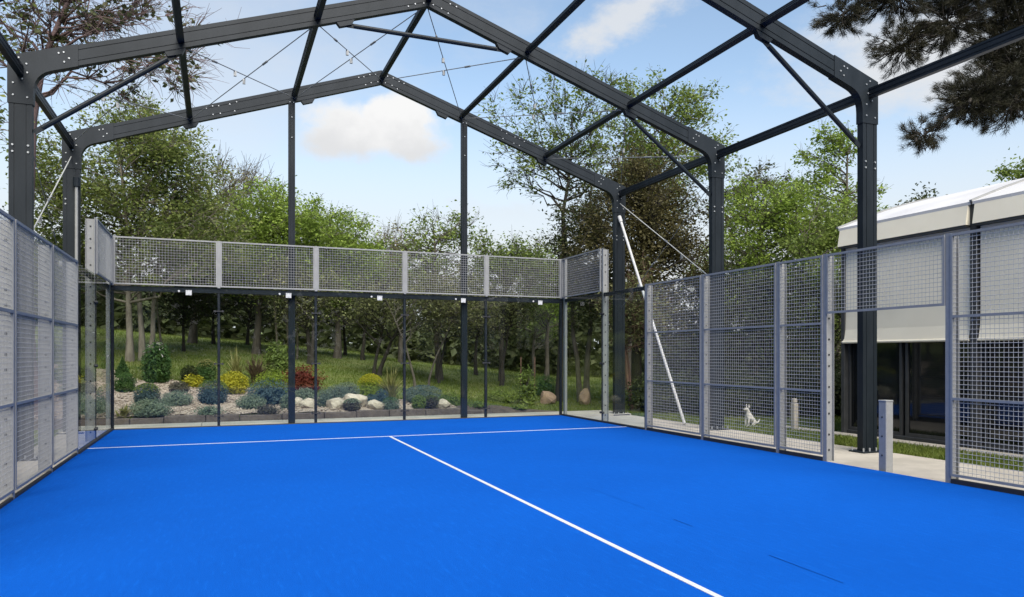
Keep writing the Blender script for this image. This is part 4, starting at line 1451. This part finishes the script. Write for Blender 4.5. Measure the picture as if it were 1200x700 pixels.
dome('golden_shrub', 'rounded golden yellow ball right of the first inner post', -2.65, 14.28, .70, .55, M['lf_yellow'], 13, n=1400, lsz=.05)
strap('strap_leaved_plant', 'yellow green strap leaved plant behind the golden ball', -2.56, 15.44, .75, .95, M['lf_strapgreen'], 14, 55)
strap('strap_leaved_plant', 'brown tinged strap leaved plant right of the yellow green one', -2.02, 15.37, .95, .85, M['lf_strapbrown'], 15, 90)
dome('blue_shrub', 'wide blue shrub with lime green top left of the gable post', -1.78, 13.22, 1.05, .60, M['lf_blue'], 16, n=1200, top=.0, topmat=None)
dome('lime_shrub', 'lime green mound behind the wide blue shrub', -1.72, 13.60, 1.0, .74, M['lf_lime'], 17, n=1000)
dome('sage_cushion', 'sage mat in front of the wide blue shrub', -2.26, 12.66, .66, .33, M['lf_sage'], 18, jag=.2)
dome('leafy_shrub', 'upright light green leafy shrub under the thin pale stems', -1.39, 16.41, .70, 1.05, M['lf_mid'], 19, n=420, lsz=.10, jag=.3)
dome('red_shrub', 'dark red feathery shrub behind the second inner post', -.81, 14.93, 1.02, .68, M['lf_red'], 20, n=700, lsz=.06, jag=.25)
dome('sage_cushion', 'small sage cushion below the red shrub', -.90, 13.40, .54, .36, M['lf_sage'], 21)
dome('sage_cushion', 'sage cushion left of the foot of the left gable post', -1.42, 12.42, .34, .36, M['lf_sage'], 22)
boulder('small pale boulder just right of the left gable post', -.92, 12.48, .40, .28, M['stone_pale'], 23)
boulder('pale boulder half hidden by the left gable post', -1.14, 12.85, .26, .30, M['stone_pale'], 24)
dome('grey_dome', 'clipped grey green dome right of the second inner post', -.50, 12.69, .40, .43, M['lf_grey'], 25, n=1500, lsz=.03, jag=.05, cat='shrub')
dome('grey_dome', 'clipped grey green dome behind the leftmost peaked boulder', -.07, 13.54, .55, .42, M['lf_grey'], 26, n=1500, lsz=.03, jag=.05)
dome('grey_dome', 'widest clipped grey green dome, behind the other two', .28, 14.05, .62, .42, M['lf_grey'], 27, n=1500, lsz=.03, jag=.05)
boulder('peaked pale boulder in front of the clipped grey domes', -.27, 12.32, .48, .36, M['stone_pale'], 28)
boulder('largest pale rounded boulder in the middle of the edging', .25, 12.50, .66, .42, M['stone_pale'], 29)
boulder('low pinkish boulder between the olive cushion and the green ball', .71, 12.12, .46, .26, M['stone_pale'], 30)
dome('olive_cushion', 'small olive cushion in front of the largest boulder', .10, 12.05, .42, .27, M['lf_purpleherb'], 31, top=.3, topmat=M['lf_sage'])
dome('golden_shrub', 'golden and green shrub behind the blue balls in the middle pane', .99, 14.40, .66, .58, M['lf_lime'], 32, n=1000, top=.6, topmat=M['lf_yellow'])
dome('blue_ball', 'smaller clipped blue green ball left of the strap leaved plant', .73, 12.88, .33, .28, M['lf_blue'], 33, n=1500, lsz=.03, jag=.04)
dome('blue_ball', 'taller clipped blue green ball touching the strap leaved plant', 1.06, 13.13, .36, .39, M['lf_blue'], 34, n=1500, lsz=.03, jag=.04, topmat=None)
dome('green_ball', 'clipped green ball on the edging right of the pinkish boulder', 1.08, 12.02, .42, .29, M['lf_grey'], 35, n=1500, lsz=.03, jag=.05, top=.3, topmat=M['lf_green'])
strap('strap_leaved_plant', 'cream striped strap leaved plant right of the golden shrub in the middle pane', 1.38, 13.40, 1.0, .98, M['lf_strapgreen'], 36, 80)
dome('grey_mound', 'wide blue grey mound right of the third inner post', 2.19, 13.09, .98, .47, M['lf_grey'], 37, n=1400, lsz=.045, top=.2, topmat=M['lf_blue'])
dome('olive_mound', 'low olive green mound on the edging left of its purple neighbour', 1.81, 12.02, .37, .34, M['lf_mid'], 38)
dome('purple_mound', 'low purplish mound on the edging beside the last pale boulder', 2.13, 12.02, .40, .31, M['lf_purpleherb'], 39, top=.2, topmat=M['lf_mid'])
boulder('whitest boulder at the right end of the row beside the right gable post', 2.47, 12.02, .38, .27, M['stone_pale'], 40)
dome('green_mound', 'low green mound behind the right gable post', 2.81, 12.55, .58, .36, M['lf_mid'], 41)
dome('low_shrub', 'loose low green shrub on the lawn behind the right hand pane', 5.26, 15.34, 1.10, .45, M['lf_mid'], 42, n=900, jag=.3)
dome('dark_shrub', 'dark green mound behind the tan boulder', 7.56, 17.26, .90, .68, M['lf_green'], 43, n=1200)
dome('low_plant', 'small ground hugging plant in the soil right of the gable post', 3.44, 12.05, .55, .16, M['lf_mid'], 44, n=500, jag=.3, cat='plant')
dome('low_plant', 'small ground hugging plant in the soil at the far right', 4.60, 12.0, .50, .13, M['lf_mid'], 45, n=500, jag=.3, cat='plant')
dome('low_plant', 'trailing green plant over the edging below the first inner post', -3.2, 11.95, .6, .22, M['lf_sage'], 46, n=600, jag=.3, cat='plant')
dome('low_plant', 'trailing plant over the edging in front of the wide blue shrub', -1.9, 11.95, .55, .20, M['lf_purpleherb'], 47, n=600, jag=.3, cat='plant')
dome('sage_cushion', 'sage cushion outside the left glass corner', -5.7, 12.4, .7, .40, M['lf_sage'], 48, jag=.2)
dome('sage_cushion', 'pale sage mound outside the left glass, beyond the cushion', -6.1, 13.6, .8, .45, M['lf_sage'], 49, jag=.2)
dome('green_mound', 'green mound at the back of the bed outside the left glass', -6.4, 14.8, .8, .5, M['lf_mid'], 50)
boulder('pale boulder in the gravel outside the left glass', -5.75, 13.0, .45, .30, M['stone_pale'], 51)
boulder('flat sided tan boulder on the lawn left of the corner post', 6.84, 15.30, .58, .44, M['stone_tan'], 52, group=None)
boulder('upright tan boulder on the lawn between the two slender trunks', 7.86, 14.6, .36, .58, M['stone_tan'], 53, group=None)

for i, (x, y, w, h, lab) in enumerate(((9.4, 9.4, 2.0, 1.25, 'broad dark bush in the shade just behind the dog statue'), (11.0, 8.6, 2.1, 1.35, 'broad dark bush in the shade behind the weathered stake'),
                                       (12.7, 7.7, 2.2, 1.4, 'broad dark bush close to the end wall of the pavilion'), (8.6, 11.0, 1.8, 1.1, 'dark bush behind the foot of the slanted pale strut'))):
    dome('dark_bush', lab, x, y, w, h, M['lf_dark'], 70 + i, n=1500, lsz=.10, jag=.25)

# young shrub tied to stakes
sp = dome('young_shrub', 'loose young shrub growing between two thin stakes on the right lawn', 6.12, 15.31, .66, 1.15, M['lf_mid'], 54, n=300, lsz=.08, jag=.35)
for dx in (-.20, .28):
    link('stake', MB().tube((dx, 0, -.05), (dx + .02, 0, 1.5), .02, 6).mesh('stake', M['bark_red']), sp)

# ------------------------------------------------------------------ garden ornaments by the right fence
def dog():
    t = thing('dog_statue', 'small white stone dog statue sitting on the grass behind the right fence', 'statue', (8.1, 6.6, -.09))
    bm = bmesh.new()
    sk = bm.verts.layers.skin.verify()
    def V(p, r):
        v = bm.verts.new(p)
        v[sk].radius = (r, r)
        return v
    def chain(ps, start=None):
        prev = start
        for p, r in ps:
            v = V(p, r)
            if prev:
                bm.edges.new((prev, v))
            prev = v
        return prev
    root = V((.05, 0, .13), .085)
    root[sk].use_root = True
    chest = chain([((-.03, 0, .20), .075), ((-.07, 0, .27), .062)], root)
    neck = chain([((-.08, 0, .34), .042)], chest)
    head = chain([((-.10, 0, .40), .050), ((-.17, 0, .385), .028), ((-.195, 0, .38), .022)], neck)
    for s in (-1, 1):
        chain([((-.09, s * .05, .20), .030), ((-.10, s * .055, .10), .022), ((-.10, s * .055, .025), .020), ((-.14, s * .055, .018), .020)], chest)
        chain([((.06, s * .075, .09), .050), ((.00, s * .085, .04), .030), ((-.04, s * .085, .02), .022)], root)
    chain([((.14, 0, .07), .028), ((.21, 0, .09), .018), ((.25, 0, .16), .012)], root)
    me = bpy.data.meshes.new('body')
    bm.to_mesh(me)
    bm.free()
    me.materials.append(M['statue'])
    o = link('body', me, t)
    o.modifiers.new('skin', 'SKIN').use_smooth_shade = True
    s = o.modifiers.new('sub', 'SUBSURF')
    s.levels = s.render_levels = 2
    for sd_ in (-1, 1):
        mb = MB().prism([(-.085, sd_ * .03, .43), (-.06, sd_ * .055, .43), (-.075, sd_ * .045, .50)], (-.02, 0, 0))
        link('ear', mb.mesh('ear', M['statue']), t)
    link('plinth', MB().bbox(-.18, .2, -.13, .13, -.03, .008, .01).mesh('plinth', M['statue']), t)


dog()
sk_ = thing('stake_post', 'pale weathered wooden stake standing in the grass behind the right fence', 'post', (8.25, 5.35, -.12))
link('stake_shaft', MB().bbox(-.06, .06, -.06, .06, 0, .62, .012).mesh('stake_shaft', M['wood_stake']), sk_)
link('stake_head', MB().bbox(-.055, .05, -.05, .055, .624, .72, .02).mesh('stake_head', M['wood_stake']), sk_)
